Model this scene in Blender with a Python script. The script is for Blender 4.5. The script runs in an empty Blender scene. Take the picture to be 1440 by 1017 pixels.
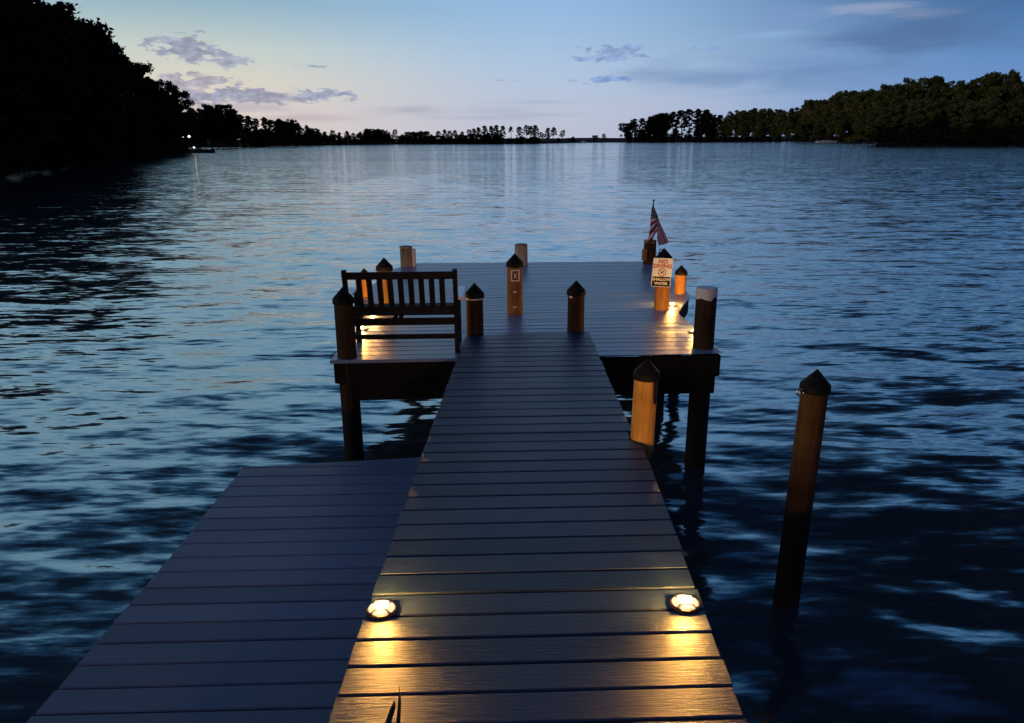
import bpy, math, random
import numpy as np
from mathutils import Matrix, Vector
random.seed(11)
rng = np.random.default_rng(7)
S = bpy.context.scene
COL = S.collection
R = math.radians
WALK, PLAT, LOW = 1.20, 1.15, 0.82     # deck heights above the water (z = 0), metres

# ------------------------------------------------------------------ helpers
class MB:
    """collects shapes and links them as ONE mesh object"""
    def __init__(s): s.v = []; s.f = []; s.c = []
    def add(s, vs, fs, c=0.5):
        o = len(s.v); s.v += [tuple(p) for p in vs]
        for f in fs: s.f.append(tuple(i + o for i in f)); s.c.append(c)
    def loft(s, rings, c=0.5, closed=True, caps=True):
        n = len(rings[0]); vs = [p for r in rings for p in r]; fs = []
        for i in range(len(rings) - 1):
            for j in range(n if closed else n - 1):
                k = (j + 1) % n
                fs.append((i*n + j, i*n + k, (i+1)*n + k, (i+1)*n + j))
        if caps:
            fs.append(tuple(range(n - 1, -1, -1))); fs.append(tuple((len(rings)-1)*n + j for j in range(n)))
        s.add(vs, fs, c)
    def lathe(s, prof, x=0, y=0, seg=20, c=0.5, caps=True, wob=0.0):
        ph = random.uniform(0, 6)
        rings = []
        for r, z in prof:
            rings.append([(x + r*(1 + wob*math.sin(3*a + ph) + wob*.6*math.sin(5*a + 2*z + ph))*math.cos(a),
                           y + r*(1 + wob*math.sin(3*a + ph) + wob*.6*math.sin(5*a + 2*z + ph))*math.sin(a), z)
                          for a in (2*math.pi*k/seg for k in range(seg))])
        s.loft(rings, c, True, caps)
    def beam(s, a, b, w, h, c=0.5, bev=0.004, up=(0, 0, 1)):
        a, b = Vector(a), Vector(b); d = (b - a).normalized(); u = Vector(up)
        if abs(d.dot(u)) > .98: u = Vector((0, 1, 0))
        sd = d.cross(u).normalized(); u = sd.cross(d)
        x, y = w/2, h/2; e = min(bev, x*.45, y*.45)
        pr = [(x, -y+e), (x, y-e), (x-e, y), (-x+e, y), (-x, y-e), (-x, -y+e), (-x+e, -y), (x-e, -y)]
        s.loft([[p + sd*i + u*j for i, j in pr] for p in (a, b)], c)
    def tube(s, pts, rad, seg=8, c=0.5):
        pts = [Vector(p) for p in pts]; rad = rad if hasattr(rad, '__len__') else [rad]*len(pts); rings = []
        for i, p in enumerate(pts):
            d = (pts[min(i+1, len(pts)-1)] - pts[max(i-1, 0)]).normalized()
            u = Vector((0, 0, 1)) if abs(d.z) < .9 else Vector((1, 0, 0))
            sd = d.cross(u).normalized(); u = sd.cross(d)
            rings.append([p + (sd*math.cos(2*math.pi*k/seg) + u*math.sin(2*math.pi*k/seg))*rad[i] for k in range(seg)])
        s.loft(rings, c)
    def build(s, name, mat, parent=None, smooth=False):
        me = bpy.data.meshes.new(name); me.from_pydata(s.v, [], s.f)
        at = me.attributes.new('tone', 'FLOAT', 'FACE'); at.data.foreach_set('value', s.c)
        me.materials.append(mat); me.update()
        if smooth: me.polygons.foreach_set('use_smooth', [True]*len(me.polygons)); 
        if smooth: me.set_sharp_from_angle(angle=R(38))
        o = bpy.data.objects.new(name, me); COL.objects.link(o)
        if parent: o.parent = parent
        return o

def tag(o, label=None, cat=None, group=None, kind=None):
    if label: o['label'] = label
    if cat: o['category'] = cat
    if group: o['group'] = group
    if kind: o['kind'] = kind
    return o
def thing(name, label, cat, loc=(0, 0, 0), group=None, rz=0):
    o = bpy.data.objects.new(name, None); COL.objects.link(o)
    o.empty_display_size = .1; o.location = loc; o.rotation_euler.z = rz
    return tag(o, label, cat, group)
def copy_tree(o, parent=None):
    c = o.copy(); COL.objects.link(c)
    if parent: c.parent = parent
    for ch in list(o.children): copy_tree(ch, c)
    return c

# ------------------------------------------------------------------ materials
def mat(name):
    m = bpy.data.materials.new(name); m.use_nodes = True
    nt = m.node_tree; b = nt.nodes['Principled BSDF']
    return m, nt, b
def nd(nt, t, **kw):
    n = nt.nodes.new(t)
    for k, v in kw.items():
        if k.startswith('i_'): n.inputs[k[2:]].default_value = v
        else: setattr(n, k, v)
    return n
def ramp(nt, stops, interp='LINEAR'):
    r = nt.nodes.new('ShaderNodeValToRGB'); r.color_ramp.interpolation = interp
    el = r.color_ramp.elements
    while len(el) < len(stops): el.new(0.5)
    for e, (p, c) in zip(el, stops):
        e.position = p; e.color = (*c, 1) if len(c) == 3 else c
    return r
def plain(name, col, rough=.5, metal=0, noise=.25, scale=8, bump=0.0, spec=.5):
    m, nt, b = mat(name); L = nt.links
    tc = nd(nt, 'ShaderNodeTexCoord'); n = nd(nt, 'ShaderNodeTexNoise', i_Scale=scale, i_Detail=5)
    L.new(tc.outputs['Object'], n.inputs['Vector'])
    lo = tuple(c*(1 - noise) for c in col); hi = tuple(min(1, c*(1 + noise)) for c in col)
    r = ramp(nt, [(.3, lo), (.7, hi)]); L.new(n.outputs['Fac'], r.inputs['Fac'])
    L.new(r.outputs['Color'], b.inputs['Base Color'])
    b.inputs['Roughness'].default_value = rough; b.inputs['Metallic'].default_value = metal
    b.inputs['Specular IOR Level'].default_value = spec
    if bump:
        bp = nd(nt, 'ShaderNodeBump', i_Strength=bump, i_Distance=.01)
        L.new(n.outputs['Fac'], bp.inputs['Height']); L.new(bp.outputs['Normal'], b.inputs['Normal'])
    return m
def deck_mat(name, lo, hi, rough, grain, spec=.5):
    """composite decking: embossed grain along the board (local x), each board its own tone"""
    m, nt, b = mat(name); L = nt.links
    tc = nd(nt, 'ShaderNodeTexCoord'); at = nd(nt, 'ShaderNodeAttribute', attribute_name='tone')
    off = nd(nt, 'ShaderNodeVectorMath', operation='MULTIPLY_ADD')
    cx = nd(nt, 'ShaderNodeCombineXYZ'); L.new(at.outputs['Fac'], cx.inputs['X'])
    L.new(cx.outputs[0], off.inputs[0]); off.inputs[1].default_value = (37, 0, 0); L.new(tc.outputs['Object'], off.inputs[2])
    def stretched(sx, sy, det, dist=0):
        mp = nd(nt, 'ShaderNodeMapping'); mp.inputs['Scale'].default_value = (sx, sy, 1)
        L.new(off.outputs[0], mp.inputs['Vector'])
        n = nd(nt, 'ShaderNodeTexNoise', i_Scale=1, i_Detail=det, i_Roughness=.6, i_Distortion=dist); L.new(mp.outputs[0], n.inputs['Vector'])
        return n
    fine = stretched(9, 150, 4, .6); broad = stretched(1.6, 9, 4)
    speck = nd(nt, 'ShaderNodeTexNoise', i_Scale=420, i_Detail=2); L.new(tc.outputs['Object'], speck.inputs['Vector'])
    s1 = nd(nt, 'ShaderNodeMath', operation='MULTIPLY_ADD'); L.new(fine.outputs['Fac'], s1.inputs[0]); s1.inputs[1].default_value = .35
    s2 = nd(nt, 'ShaderNodeMath', operation='MULTIPLY_ADD'); L.new(broad.outputs['Fac'], s2.inputs[0]); s2.inputs[1].default_value = .35
    s3 = nd(nt, 'ShaderNodeMath', operation='MULTIPLY'); L.new(at.outputs['Fac'], s3.inputs[0]); s3.inputs[1].default_value = .45
    L.new(s3.outputs[0], s2.inputs[2]); L.new(s2.outputs[0], s1.inputs[2])
    r = ramp(nt, [(.25, lo), (.75, hi)]); L.new(s1.outputs[0], r.inputs['Fac']); L.new(r.outputs['Color'], b.inputs['Base Color'])
    rr = nd(nt, 'ShaderNodeMapRange'); L.new(broad.outputs['Fac'], rr.inputs['Value'])
    rr.inputs['To Min'].default_value = rough - .10; rr.inputs['To Max'].default_value = rough + .10
    L.new(rr.outputs[0], b.inputs['Roughness'])
    b.inputs['Specular IOR Level'].default_value = spec
    h = nd(nt, 'ShaderNodeMath', operation='MULTIPLY_ADD'); L.new(speck.outputs['Fac'], h.inputs[0]); h.inputs[1].default_value = .35; L.new(fine.outputs['Fac'], h.inputs[2])
    bp = nd(nt, 'ShaderNodeBump', i_Strength=grain, i_Distance=.004); L.new(h.outputs[0], bp.inputs['Height']); L.new(bp.outputs['Normal'], b.inputs['Normal'])
    return m
def wood_mat(name, lo, hi, rough=.75, scale=1.0, wet_or_shade=None):
    """round treated timber: long vertical grain, checks and blotches; wet = height (world z) of the dark tide line or painted shade line"""
    m, nt, b = mat(name); L = nt.links
    tc = nd(nt, 'ShaderNodeTexCoord'); gm = nd(nt, 'ShaderNodeNewGeometry')
    mp = nd(nt, 'ShaderNodeMapping'); mp.inputs['Scale'].default_value = (42*scale, 42*scale, 2.6*scale); L.new(tc.outputs['Object'], mp.inputs['Vector'])
    g = nd(nt, 'ShaderNodeTexNoise', i_Scale=1, i_Detail=6, i_Roughness=.65, i_Distortion=.5); L.new(mp.outputs[0], g.inputs['Vector'])
    bl = nd(nt, 'ShaderNodeTexNoise', i_Scale=5*scale, i_Detail=4); L.new(tc.outputs['Object'], bl.inputs['Vector'])
    s = nd(nt, 'ShaderNodeMath', operation='MULTIPLY_ADD'); L.new(bl.outputs['Fac'], s.inputs[0]); s.inputs[1].default_value = .45
    s0 = nd(nt, 'ShaderNodeMath', operation='MULTIPLY'); L.new(g.outputs['Fac'], s0.inputs[0]); s0.inputs[1].default_value = .6; L.new(s0.outputs[0], s.inputs[2])
    r = ramp(nt, [(.36, lo), (.66, hi)]); L.new(s.outputs[0], r.inputs['Fac'])
    col = r.outputs['Color']
    if wet_or_shade is not None:
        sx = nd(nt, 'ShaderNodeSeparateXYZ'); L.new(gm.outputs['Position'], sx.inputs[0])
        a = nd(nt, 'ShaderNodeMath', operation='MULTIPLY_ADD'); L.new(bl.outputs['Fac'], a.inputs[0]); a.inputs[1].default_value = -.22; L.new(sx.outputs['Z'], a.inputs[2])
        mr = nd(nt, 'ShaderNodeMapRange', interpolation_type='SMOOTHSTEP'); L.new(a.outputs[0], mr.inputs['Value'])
        mr.inputs['From Min'].default_value = wet_or_shade - .15; mr.inputs['From Max'].default_value = wet_or_shade - .07
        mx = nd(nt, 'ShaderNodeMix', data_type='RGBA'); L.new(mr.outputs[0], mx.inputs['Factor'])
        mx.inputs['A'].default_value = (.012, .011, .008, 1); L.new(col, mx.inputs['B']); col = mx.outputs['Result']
    L.new(col, b.inputs['Base Color']); b.inputs['Roughness'].default_value = rough; b.inputs['Specular IOR Level'].default_value = .2
    bp = nd(nt, 'ShaderNodeBump', i_Strength=.5, i_Distance=.006); L.new(g.outputs['Fac'], bp.inputs['Height']); L.new(bp.outputs['Normal'], b.inputs['Normal'])
    return m
def glow(name, col, e):
    m, nt, b = mat(name); b.inputs['Base Color'].default_value = (*col, 1)
    b.inputs['Emission Color'].default_value = (*col, 1); b.inputs['Emission Strength'].default_value = e
    n = nd(nt, 'ShaderNodeTexNoise', i_Scale=90); r = nd(nt, 'ShaderNodeMapRange'); nt.links.new(n.outputs['Fac'], r.inputs['Value'])
    r.inputs['To Min'].default_value = e*.8; r.inputs['To Max'].default_value = e*1.2; nt.links.new(r.outputs[0], b.inputs['Emission Strength'])
    return m

M = {}
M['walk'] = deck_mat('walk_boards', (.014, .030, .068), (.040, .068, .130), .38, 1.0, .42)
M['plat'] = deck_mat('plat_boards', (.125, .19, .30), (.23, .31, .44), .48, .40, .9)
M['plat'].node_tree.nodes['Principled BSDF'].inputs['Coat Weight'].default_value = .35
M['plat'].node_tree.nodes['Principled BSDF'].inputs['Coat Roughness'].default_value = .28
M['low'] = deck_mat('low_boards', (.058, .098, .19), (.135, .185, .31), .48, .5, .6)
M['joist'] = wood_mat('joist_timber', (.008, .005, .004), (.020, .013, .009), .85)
M['post'] = wood_mat('post_timber', (.22, .095, .022), (.52, .26, .07), .7, wet_or_shade=.70)  # one timber
M['post_lit'] = wood_mat('post_timber_lit', (.36, .17, .03), (.70, .40, .10), .7, wet_or_shade=1.12)  # brightened lit copy; dark foot is the walkway's shade painted in, not damp
M['post_dark'] = wood_mat('post_timber_dark', (.018, .011, .005), (.055, .033, .014), .75, wet_or_shade=.70)
M['post_mid'] = wood_mat('post_timber_mid', (.11, .055, .016), (.28, .15, .05), .72, wet_or_shade=.70)
M['post_brown'] = wood_mat('post_timber_brown', (.045, .022, .007), (.13, .064, .022), .72, wet_or_shade=.70)
M['weathered'] = wood_mat('weathered_timber', (.10, .085, .06), (.34, .30, .24), .85)
M['weathered_pale'] = wood_mat('weathered_timber_pale', (.16, .16, .15), (.48, .47, .44), .85)
M['cap'] = plain('black_cap', (.010, .010, .011), .6, noise=.4, scale=20, bump=.15, spec=.12)
M['white'] = plain('white_paint', (.72, .72, .70), .55, noise=.12, scale=25, bump=.2)
M['tar'] = plain('tar', (.045, .012, .006), .35, noise=.5, scale=30)
M['bench'] = plain('bench_black_paint', (.012, .012, .013), .6, noise=.4, scale=15, bump=.1, spec=.12)
M['arm'] = plain('bench_arm_grey', (.74, .75, .78), .30, noise=.2, scale=15, bump=.1)
M['steel'] = plain('steel', (.42, .42, .42), .35, metal=.9, noise=.2)
M['lampbase'] = plain('lamp_casting', (.10, .055, .02), .45, metal=.3, noise=.4, scale=40)
M['lamptop'] = plain('lamp_top', (.62, .55, .42), .35, noise=.1, scale=40)
M['lens'] = glow('lamp_lens', (1.0, .80, .46), .95)
M['led'] = glow('lamp_strip', (1.0, .62, .12), .9)
M['sign'] = plain('sign_sheet', (.62, .73, .90), .7, noise=.06, scale=12, spec=.12)
M['signdark'] = plain('sign_navy', (.012, .014, .03), .7, noise=.1, spec=.12)
M['signred'] = plain('sign_red', (.34, .012, .016), .7, noise=.1, spec=.12)
M['signwhite'] = plain('sign_white', (.8, .8, .8), .7, noise=.05, spec=.12)
M['leafblade'] = plain('blade', (.012, .016, .008), .6, noise=.4, scale=60)
M['boatwhite'] = plain('boat_white', (.80, .82, .85), .4, noise=.06, scale=.5)
M['boatdark'] = plain('boat_dark', (.02, .022, .03), .6, noise=.3, scale=.8)
M['bark'] = plain('bark', (.020, .015, .011), .95, noise=.4, scale=3, bump=.4, spec=.1)
M['soil'] = plain('soil', (.018, .016, .010), 1, noise=.5, scale=.2, bump=.3, spec=.05)
M['shorebulb'] = glow('shore_bulb', (1.0, .93, .80), 2.2)
def leaf_mat(name, a, b_, c):
    m, nt, b = mat(name); L = nt.links
    at = nd(nt, 'ShaderNodeAttribute', attribute_name='tone'); oi = nd(nt, 'ShaderNodeObjectInfo')
    s = nd(nt, 'ShaderNodeMath', operation='MULTIPLY_ADD'); L.new(oi.outputs['Random'], s.inputs[0]); s.inputs[1].default_value = .5
    s2 = nd(nt, 'ShaderNodeMath', operation='MULTIPLY'); L.new(at.outputs['Fac'], s2.inputs[0]); s2.inputs[1].default_value = .6; L.new(s2.outputs[0], s.inputs[2])
    r = ramp(nt, [(.1, a), (.5, b_), (1., c)]); L.new(s.outputs[0], r.inputs['Fac']); L.new(r.outputs['Color'], b.inputs['Base Color'])
    b.inputs['Roughness'].default_value = .8; b.inputs['Specular IOR Level'].default_value = .1
    return m
M['leaf'] = leaf_mat('leaves_dark', (.008, .012, .006), (.013, .018, .008), (.020, .024, .010))
M['leaf_olive'] = leaf_mat('leaves_olive', (.060, .074, .020), (.105, .118, .034), (.16, .16, .05))
M['needles'] = leaf_mat('needles', (.007, .011, .007), (.011, .016, .010), (.016, .021, .012))

WSLOPE, WIOR, WBUMP = .052, 1.5, .58


# ------------------------------------------------------------------ docks
def cut(poly, y):
    xs = []
    for i in range(len(poly)):
        (x0, y0), (x1, y1) = poly[i], poly[(i+1) % len(poly)]
        if (y0 <= y < y1) or (y1 <= y < y0): xs.append(x0 + (x1 - x0)*(y - y0)/(y1 - y0))
    return (min(xs), max(xs)) if len(xs) >= 2 else None
def decking(name, poly, z, ang, pitch, gap, th, m, parent, y0=None, over=0.0):
    """planks laid along local x (world x turned by ang), cut to the outline poly (world xy)"""
    c, s = math.cos(ang), math.sin(ang)
    loc = [(x*c + y*s, -x*s + y*c) for x, y in poly]
    ys = [p[1] for p in loc]; mb = MB(); t = min(ys) if y0 is None else y0; w = pitch - gap; bv = .005
    while t < max(ys) - .02:
        prof = [(0, -bv), (bv, 0), (w - bv, 0), (w, -bv)]
        dz = random.uniform(-.0015, .0015); tw = random.uniform(-.0012, .0012); j0, j1 = random.uniform(-.004, .004), random.uniform(-.004, .004)
        rows = []
        for k, (dy, h) in enumerate(prof):
            q = cut(loc, min(max(t + dy, min(ys) + 1e-4), max(ys) - 1e-4))
            if q is None: rows = None; break
            rows.append((q[0] + j0 - over, q[1] + j1 + over, t + dy, h + dz + (tw if k > 1 else -tw)))
        if rows:
            n = random.random()
            L_ = [(r[0], r[2], z + r[3]) for r in rows] + [(rows[3][0], rows[3][2], z - th), (rows[0][0], rows[0][2], z - th)]
            R_ = [(r[1], r[2], z + r[3]) for r in rows] + [(rows[3][1], rows[3][2], z - th), (rows[0][1], rows[0][2], z - th)]
            mb.loft([L_, R_], n)
        t += pitch
    o = mb.build(name, m, parent); o.rotation_euler.z = ang
    return o

walk_poly = [(-.625, -1.6), (-.58, 2.05), (-.530, 3.90), (-.430, 6.72), (.728, 6.755), (.745, 4.42), (.742, 4.30), (.712, 4.29), (.712, 4.10), (.775, 4.09), (.730, 2.10), (.665, -1.6)]
wk = thing('walkway', 'narrow dark blue plank walkway running out to the wide platform', 'walkway', (0, 0, 0))
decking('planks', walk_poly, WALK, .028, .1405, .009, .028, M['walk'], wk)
for xs in ((-.53, -.36), (.60, .655)):
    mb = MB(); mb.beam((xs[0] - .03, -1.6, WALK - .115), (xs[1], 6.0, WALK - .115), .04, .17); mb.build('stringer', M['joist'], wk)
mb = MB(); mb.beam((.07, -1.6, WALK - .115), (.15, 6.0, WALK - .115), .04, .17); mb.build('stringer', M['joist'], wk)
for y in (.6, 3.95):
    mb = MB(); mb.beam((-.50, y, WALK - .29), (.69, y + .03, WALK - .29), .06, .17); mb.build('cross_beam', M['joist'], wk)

low_poly = [(-1.885, -1.6), (-1.865, 2.4), (-1.838, 3.3), (-1.835, 4.69), (-.60, 4.725), (-.66, -1.6)]
lo = thing('low_dock', 'lower grey plank dock alongside the walkway', 'dock', (0, 0, 0))
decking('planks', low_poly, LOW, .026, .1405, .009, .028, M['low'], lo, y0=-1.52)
mb = MB(); mb.beam((-1.80, -1.6, LOW - .115), (-1.79, 4.66, LOW - .115), .04, .17); mb.build('stringer', M['joist'], lo)
mb = MB(); mb.beam((-1.79, 4.65, LOW - .115), (-.62, 4.68, LOW - .115), .04, .17); mb.build('fascia', M['joist'], lo)
for x, y in ((-1.70, 1.2), (-1.70, 4.5), (-.75, 4.52)):
    mb = MB(); mb.lathe([(.085, -1.5), (.08, LOW - .035)], x, y, 16, wob=.02); mb.build('pile', M['post_dark'], lo, True)

plat_poly = [(-1.555, 6.045), (1.845, 6.195), (1.79, 7.78), (2.136, 8.70), (2.175, 11.02), (1.965, 11.31), (-1.46, 11.16), (-1.72, 10.74), (-1.86, 8.62), (-1.575, 7.72)]
pf = thing('dock_platform', 'wide grey plank platform at the far end of the walkway', 'dock', (0, 0, 0))
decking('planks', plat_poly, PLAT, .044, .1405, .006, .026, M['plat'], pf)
e = [(-1.515, 6.085), (1.815, 6.232), (1.765, 7.79), (2.105, 8.71), (2.14, 11.0), (1.94, 11.27), (-1.44, 11.12), (-1.69, 10.72), (-1.825, 8.63), (-1.545, 7.73)]
for i in range(len(e)):
    a, b = e[i], e[(i+1) % len(e)]
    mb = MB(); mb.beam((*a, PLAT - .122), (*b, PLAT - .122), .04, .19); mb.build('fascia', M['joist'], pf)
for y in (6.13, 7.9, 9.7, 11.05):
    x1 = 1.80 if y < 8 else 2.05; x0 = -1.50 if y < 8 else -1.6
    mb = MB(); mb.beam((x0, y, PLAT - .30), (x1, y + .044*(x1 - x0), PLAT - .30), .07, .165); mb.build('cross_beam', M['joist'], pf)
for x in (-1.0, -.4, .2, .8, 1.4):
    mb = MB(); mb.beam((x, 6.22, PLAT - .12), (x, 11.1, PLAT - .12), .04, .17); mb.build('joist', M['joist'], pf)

# ------------------------------------------------------------------ posts
def post(label, x, y, r, top, m, z0=-1.6, base=PLAT, cap='cone', group='round timber posts of the dock', wob=.015, lean=(0, 0), name='timber_post', rx=1.0):
    t = thing(name, label, 'post', (x, y, base), group)
    mb = MB(); zs = ([z0 - base, -.6, -.3] if z0 < PLAT - .5 else [z0 - base, -.2, -.1]) + [0, (top - base)*.33, (top - base)*.66, top - base - (r*1.3 if cap else 0)]
    mb.lathe([(r*(1.06 - .06*i/6), z) for i, z in enumerate(zs)], 0, 0, 24, wob=wob); mb.build('shaft', M[m] if isinstance(m, str) else m, t, True)
    h = top - base
    if cap == 'cone':
        k = r*1.13
        mb = MB(); mb.lathe([(k*.9, h - k*1.52), (k*.99, h - k*1.53), (k*1.02, h - k*1.48), (k, h - k*1.06), (k*.95, h - k*.98), (k*.50, h - k*.50), (k*.12, h - k*.08), (k*.04, h)], 0, 0, 24)
        mb.build('post_cap', M['cap'], t, True)
    t.rotation_euler = (lean[1], lean[0], 0)
    return t
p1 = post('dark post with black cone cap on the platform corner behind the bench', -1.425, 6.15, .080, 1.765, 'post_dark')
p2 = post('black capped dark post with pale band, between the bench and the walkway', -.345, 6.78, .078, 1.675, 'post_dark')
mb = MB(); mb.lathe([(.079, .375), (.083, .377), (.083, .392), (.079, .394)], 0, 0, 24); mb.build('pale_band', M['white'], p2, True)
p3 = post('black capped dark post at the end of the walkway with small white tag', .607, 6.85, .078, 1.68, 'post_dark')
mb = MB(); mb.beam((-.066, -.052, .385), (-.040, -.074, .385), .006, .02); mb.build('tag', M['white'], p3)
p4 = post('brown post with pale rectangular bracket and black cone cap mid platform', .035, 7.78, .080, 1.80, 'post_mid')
mb = MB(); Y = -.090
for a, b in (((-.037, .375), (.047, .375)), ((-.037, .485), (.047, .485)), ((-.034, .375), (-.034, .485)), ((.044, .375), (.044, .485))):
    mb.beam((a[0], Y, a[1]), (b[0], Y, b[1]), .012, .014, bev=.003, up=(0, 1, 0))
mb.build('bracket', M['white'], p4)
mb = MB(); mb.beam((-.026, Y + .006, .43), (.036, Y + .006, .43), .008, .092, up=(0, 0, 1)); mb.build('bracket_plate', M['lampbase'], p4)
mb = MB(); mb.beam((-.012, Y - .003, .40), (.02, Y - .003, .455), .008, .008, up=(0, 1, 0)); mb.beam((.02, Y - .003, .40), (-.012, Y - .003, .455), .008, .008, up=(0, 1, 0)); mb.build('bracket_hook', M['steel'], p4)
for z in (.09, .255):
    mb = MB(); mb.tube([(-.016, -.084, z + .006), (-.010, -.094, z), (.010, -.094, z), (.016, -.084, z + .006)], .007, 8); mb.build('bolt', M['white'], p4, True)
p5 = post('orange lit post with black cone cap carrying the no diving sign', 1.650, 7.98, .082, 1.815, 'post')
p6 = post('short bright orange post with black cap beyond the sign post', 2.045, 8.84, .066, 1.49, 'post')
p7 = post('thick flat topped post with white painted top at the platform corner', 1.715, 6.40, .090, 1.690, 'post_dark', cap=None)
mb = MB(); n = 28; ring = lambda r, zz: [(r*math.cos(2*math.pi*k/n), r*math.sin(2*math.pi*k/n), zz) for k in range(n)]
jag = [(.0945*math.cos(2*math.pi*k/n), .0945*math.sin(2*math.pi*k/n), .462 + .016*math.sin(k*1.1) + .014*math.sin(k*2.7 + 1)) for k in range(n)]
mb.loft([jag, ring(.094, .532), ring(.092, .541), ring(.084, .546)]); mb.build('painted_top', M['white'], p7)
p8 = post('brown post with black cone cap beyond the middle of the bench', -1.365, 7.90, .080, 1.745, 'post_mid', z0=PLAT - .35)
p9 = post('short orange lit post beyond the bench near its armrest', -1.755, 8.75, .066, 1.49, 'post', z0=PLAT - .35)
b1 = post('flat topped weathered brown post with pale pipe on the back edge of the platform', -1.555, 10.95, .088, 1.44, 'weathered', cap=None, wob=.05)
mb = MB(); mb.tube([(.112, -.02, -.02), (.112, -.02, .26)], .030, 12); mb.build('pale_pipe', M['white'], b1, True)
mb = MB(); mb.lathe([(.090, .272), (.093, .275), (.092, .294), (.06, .302)], 0, 0, 20, wob=.05); mb.build('post_top', M['weathered_pale'], b1, True)
b2 = post('flat topped grey weathered post at the middle of the back edge', .150, 11.00, .092, 1.46, 'weathered_pale', cap=None, wob=.05)
mb = MB(); mb.lathe([(.094, .290), (.096, .294), (.09, .306), (.05, .313)], 0, 0, 20, wob=.05); mb.build('post_top', M['weathered'], b2, True)
b3 = post('dark rough post under the flag at the back corner of the platform', 2.075, 11.05, .088, 1.50, 'weathered', cap=None, wob=.07)
b3.children[0].data.materials[0] = M['post_dark']
mb = MB(); mb.beam((-.10, -.088, .07), (-.10, -.088, .23), .07, .05); mb.build('cleat_box', M['lampbase'], b3)
mb = MB(); mb.lathe([(.090, .315), (.094, .32), (.085, .352), (.03, .365)], -.005, 0, 18, wob=.06); mb.build('post_top', M['weathered'], b3, True)
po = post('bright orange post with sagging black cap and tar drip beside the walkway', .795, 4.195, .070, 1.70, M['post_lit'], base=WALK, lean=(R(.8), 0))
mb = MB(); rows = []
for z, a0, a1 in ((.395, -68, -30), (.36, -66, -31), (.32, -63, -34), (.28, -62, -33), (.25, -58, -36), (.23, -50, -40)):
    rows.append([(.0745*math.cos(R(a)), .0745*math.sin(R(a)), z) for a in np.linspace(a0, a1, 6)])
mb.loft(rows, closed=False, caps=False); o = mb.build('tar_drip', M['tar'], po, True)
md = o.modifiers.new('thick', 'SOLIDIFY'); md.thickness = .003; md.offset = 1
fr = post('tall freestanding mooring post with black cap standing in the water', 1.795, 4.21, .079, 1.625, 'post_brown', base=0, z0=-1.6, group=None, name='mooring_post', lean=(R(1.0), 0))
mb = MB(); pts = [(-.098 + .022*math.cos(a), -.03, 1.49 + .022*math.sin(a)) for a in np.linspace(0, 2*math.pi, 17)]
mb.tube(pts, .006, 6); mb.build('eye_ring', M['steel'], fr, True)

# ------------------------------------------------------------------ bench (its back to the camera)
bn = thing('garden_bench', 'black slatted garden bench facing the lake on the platform', 'bench', (-.945, 6.27, PLAT), rz=.025)
W2 = .465; T0 = .752
def bk(z): return 0.0 if z < .30 else -.10*(z - .30)/.45     # the back leans towards the camera
for s in (-1, 1):
    mb = MB(); mb.beam((s*W2, 0, 0), (s*W2, 0, .30), .042, .045, up=(0, 1, 0)); mb.beam((s*W2, .001, .29), (s*W2, bk(T0) - .003, T0), .040, .043, up=(0, 1, 0)); mb.build('leg', M['bench'], bn)
    mb = MB(); mb.beam((s*W2, .40, 0), (s*W2, .40, .475), .042, .045, up=(0, 1, 0)); mb.build('leg', M['bench'], bn)
    mb = MB(); mb.beam((s*(W2 + .028), bk(.50) + .01, .492), (s*(W2 + .028), .45, .492), .075, .026, bev=.008); mb.build('armrest', M['arm'], bn)
    mb = MB(); mb.beam((s*W2, .025, .105), (s*W2, .378, .105), .026, .04); mb.build('side_rail', M['bench'], bn)
    mb = MB(); mb.beam((s*W2, .025, .285), (s*W2, .378, .285), .030, .06); mb.build('side_rail', M['bench'], bn)
mb = MB()
mb.beam((-W2 + .018, bk(.70), .705), (W2 - .018, bk(.70), .705), .026, .062)
mb.beam((-W2 + .018, bk(.40), .400), (W2 - .018, bk(.40), .400), .026, .060)
for i in range(9):
    x = -W2 + .115 + i*(2*W2 - .175)/8.6
    mb.beam((x, bk(.42), .42), (x, bk(.69), .69), .048, .014, up=(0, 1, 0))
mb.build('backrest', M['bench'], bn)
mb = MB(); mb.beam((-W2 + .018, 0, .285), (W2 - .018, 0, .285), .028, .062); mb.build('seat_rail', M['bench'], bn)
mb = MB(); mb.beam((-W2 + .018, .40, .285), (W2 - .018, .40, .285), .028, .062); mb.build('seat_rail', M['bench'], bn)
mb = MB(); mb.beam((-W2 + .018, 0, .150), (W2 - .018, 0, .150), .026, .042); mb.build('stretcher', M['bench'], bn)
mb = MB(); mb.beam((-.02, .0, .322), (-.02, .41, .322), .035, .02); mb.beam((-.08, .01, .30), (-.08, .395, .30), .03, .03)
for i in range(7): mb.beam((-W2 + .004, .045 + i*.062, .345), (W2 - .004, .045 + i*.062, .345), .046, .020)
mb.build('seat', M['bench'], bn)

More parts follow.
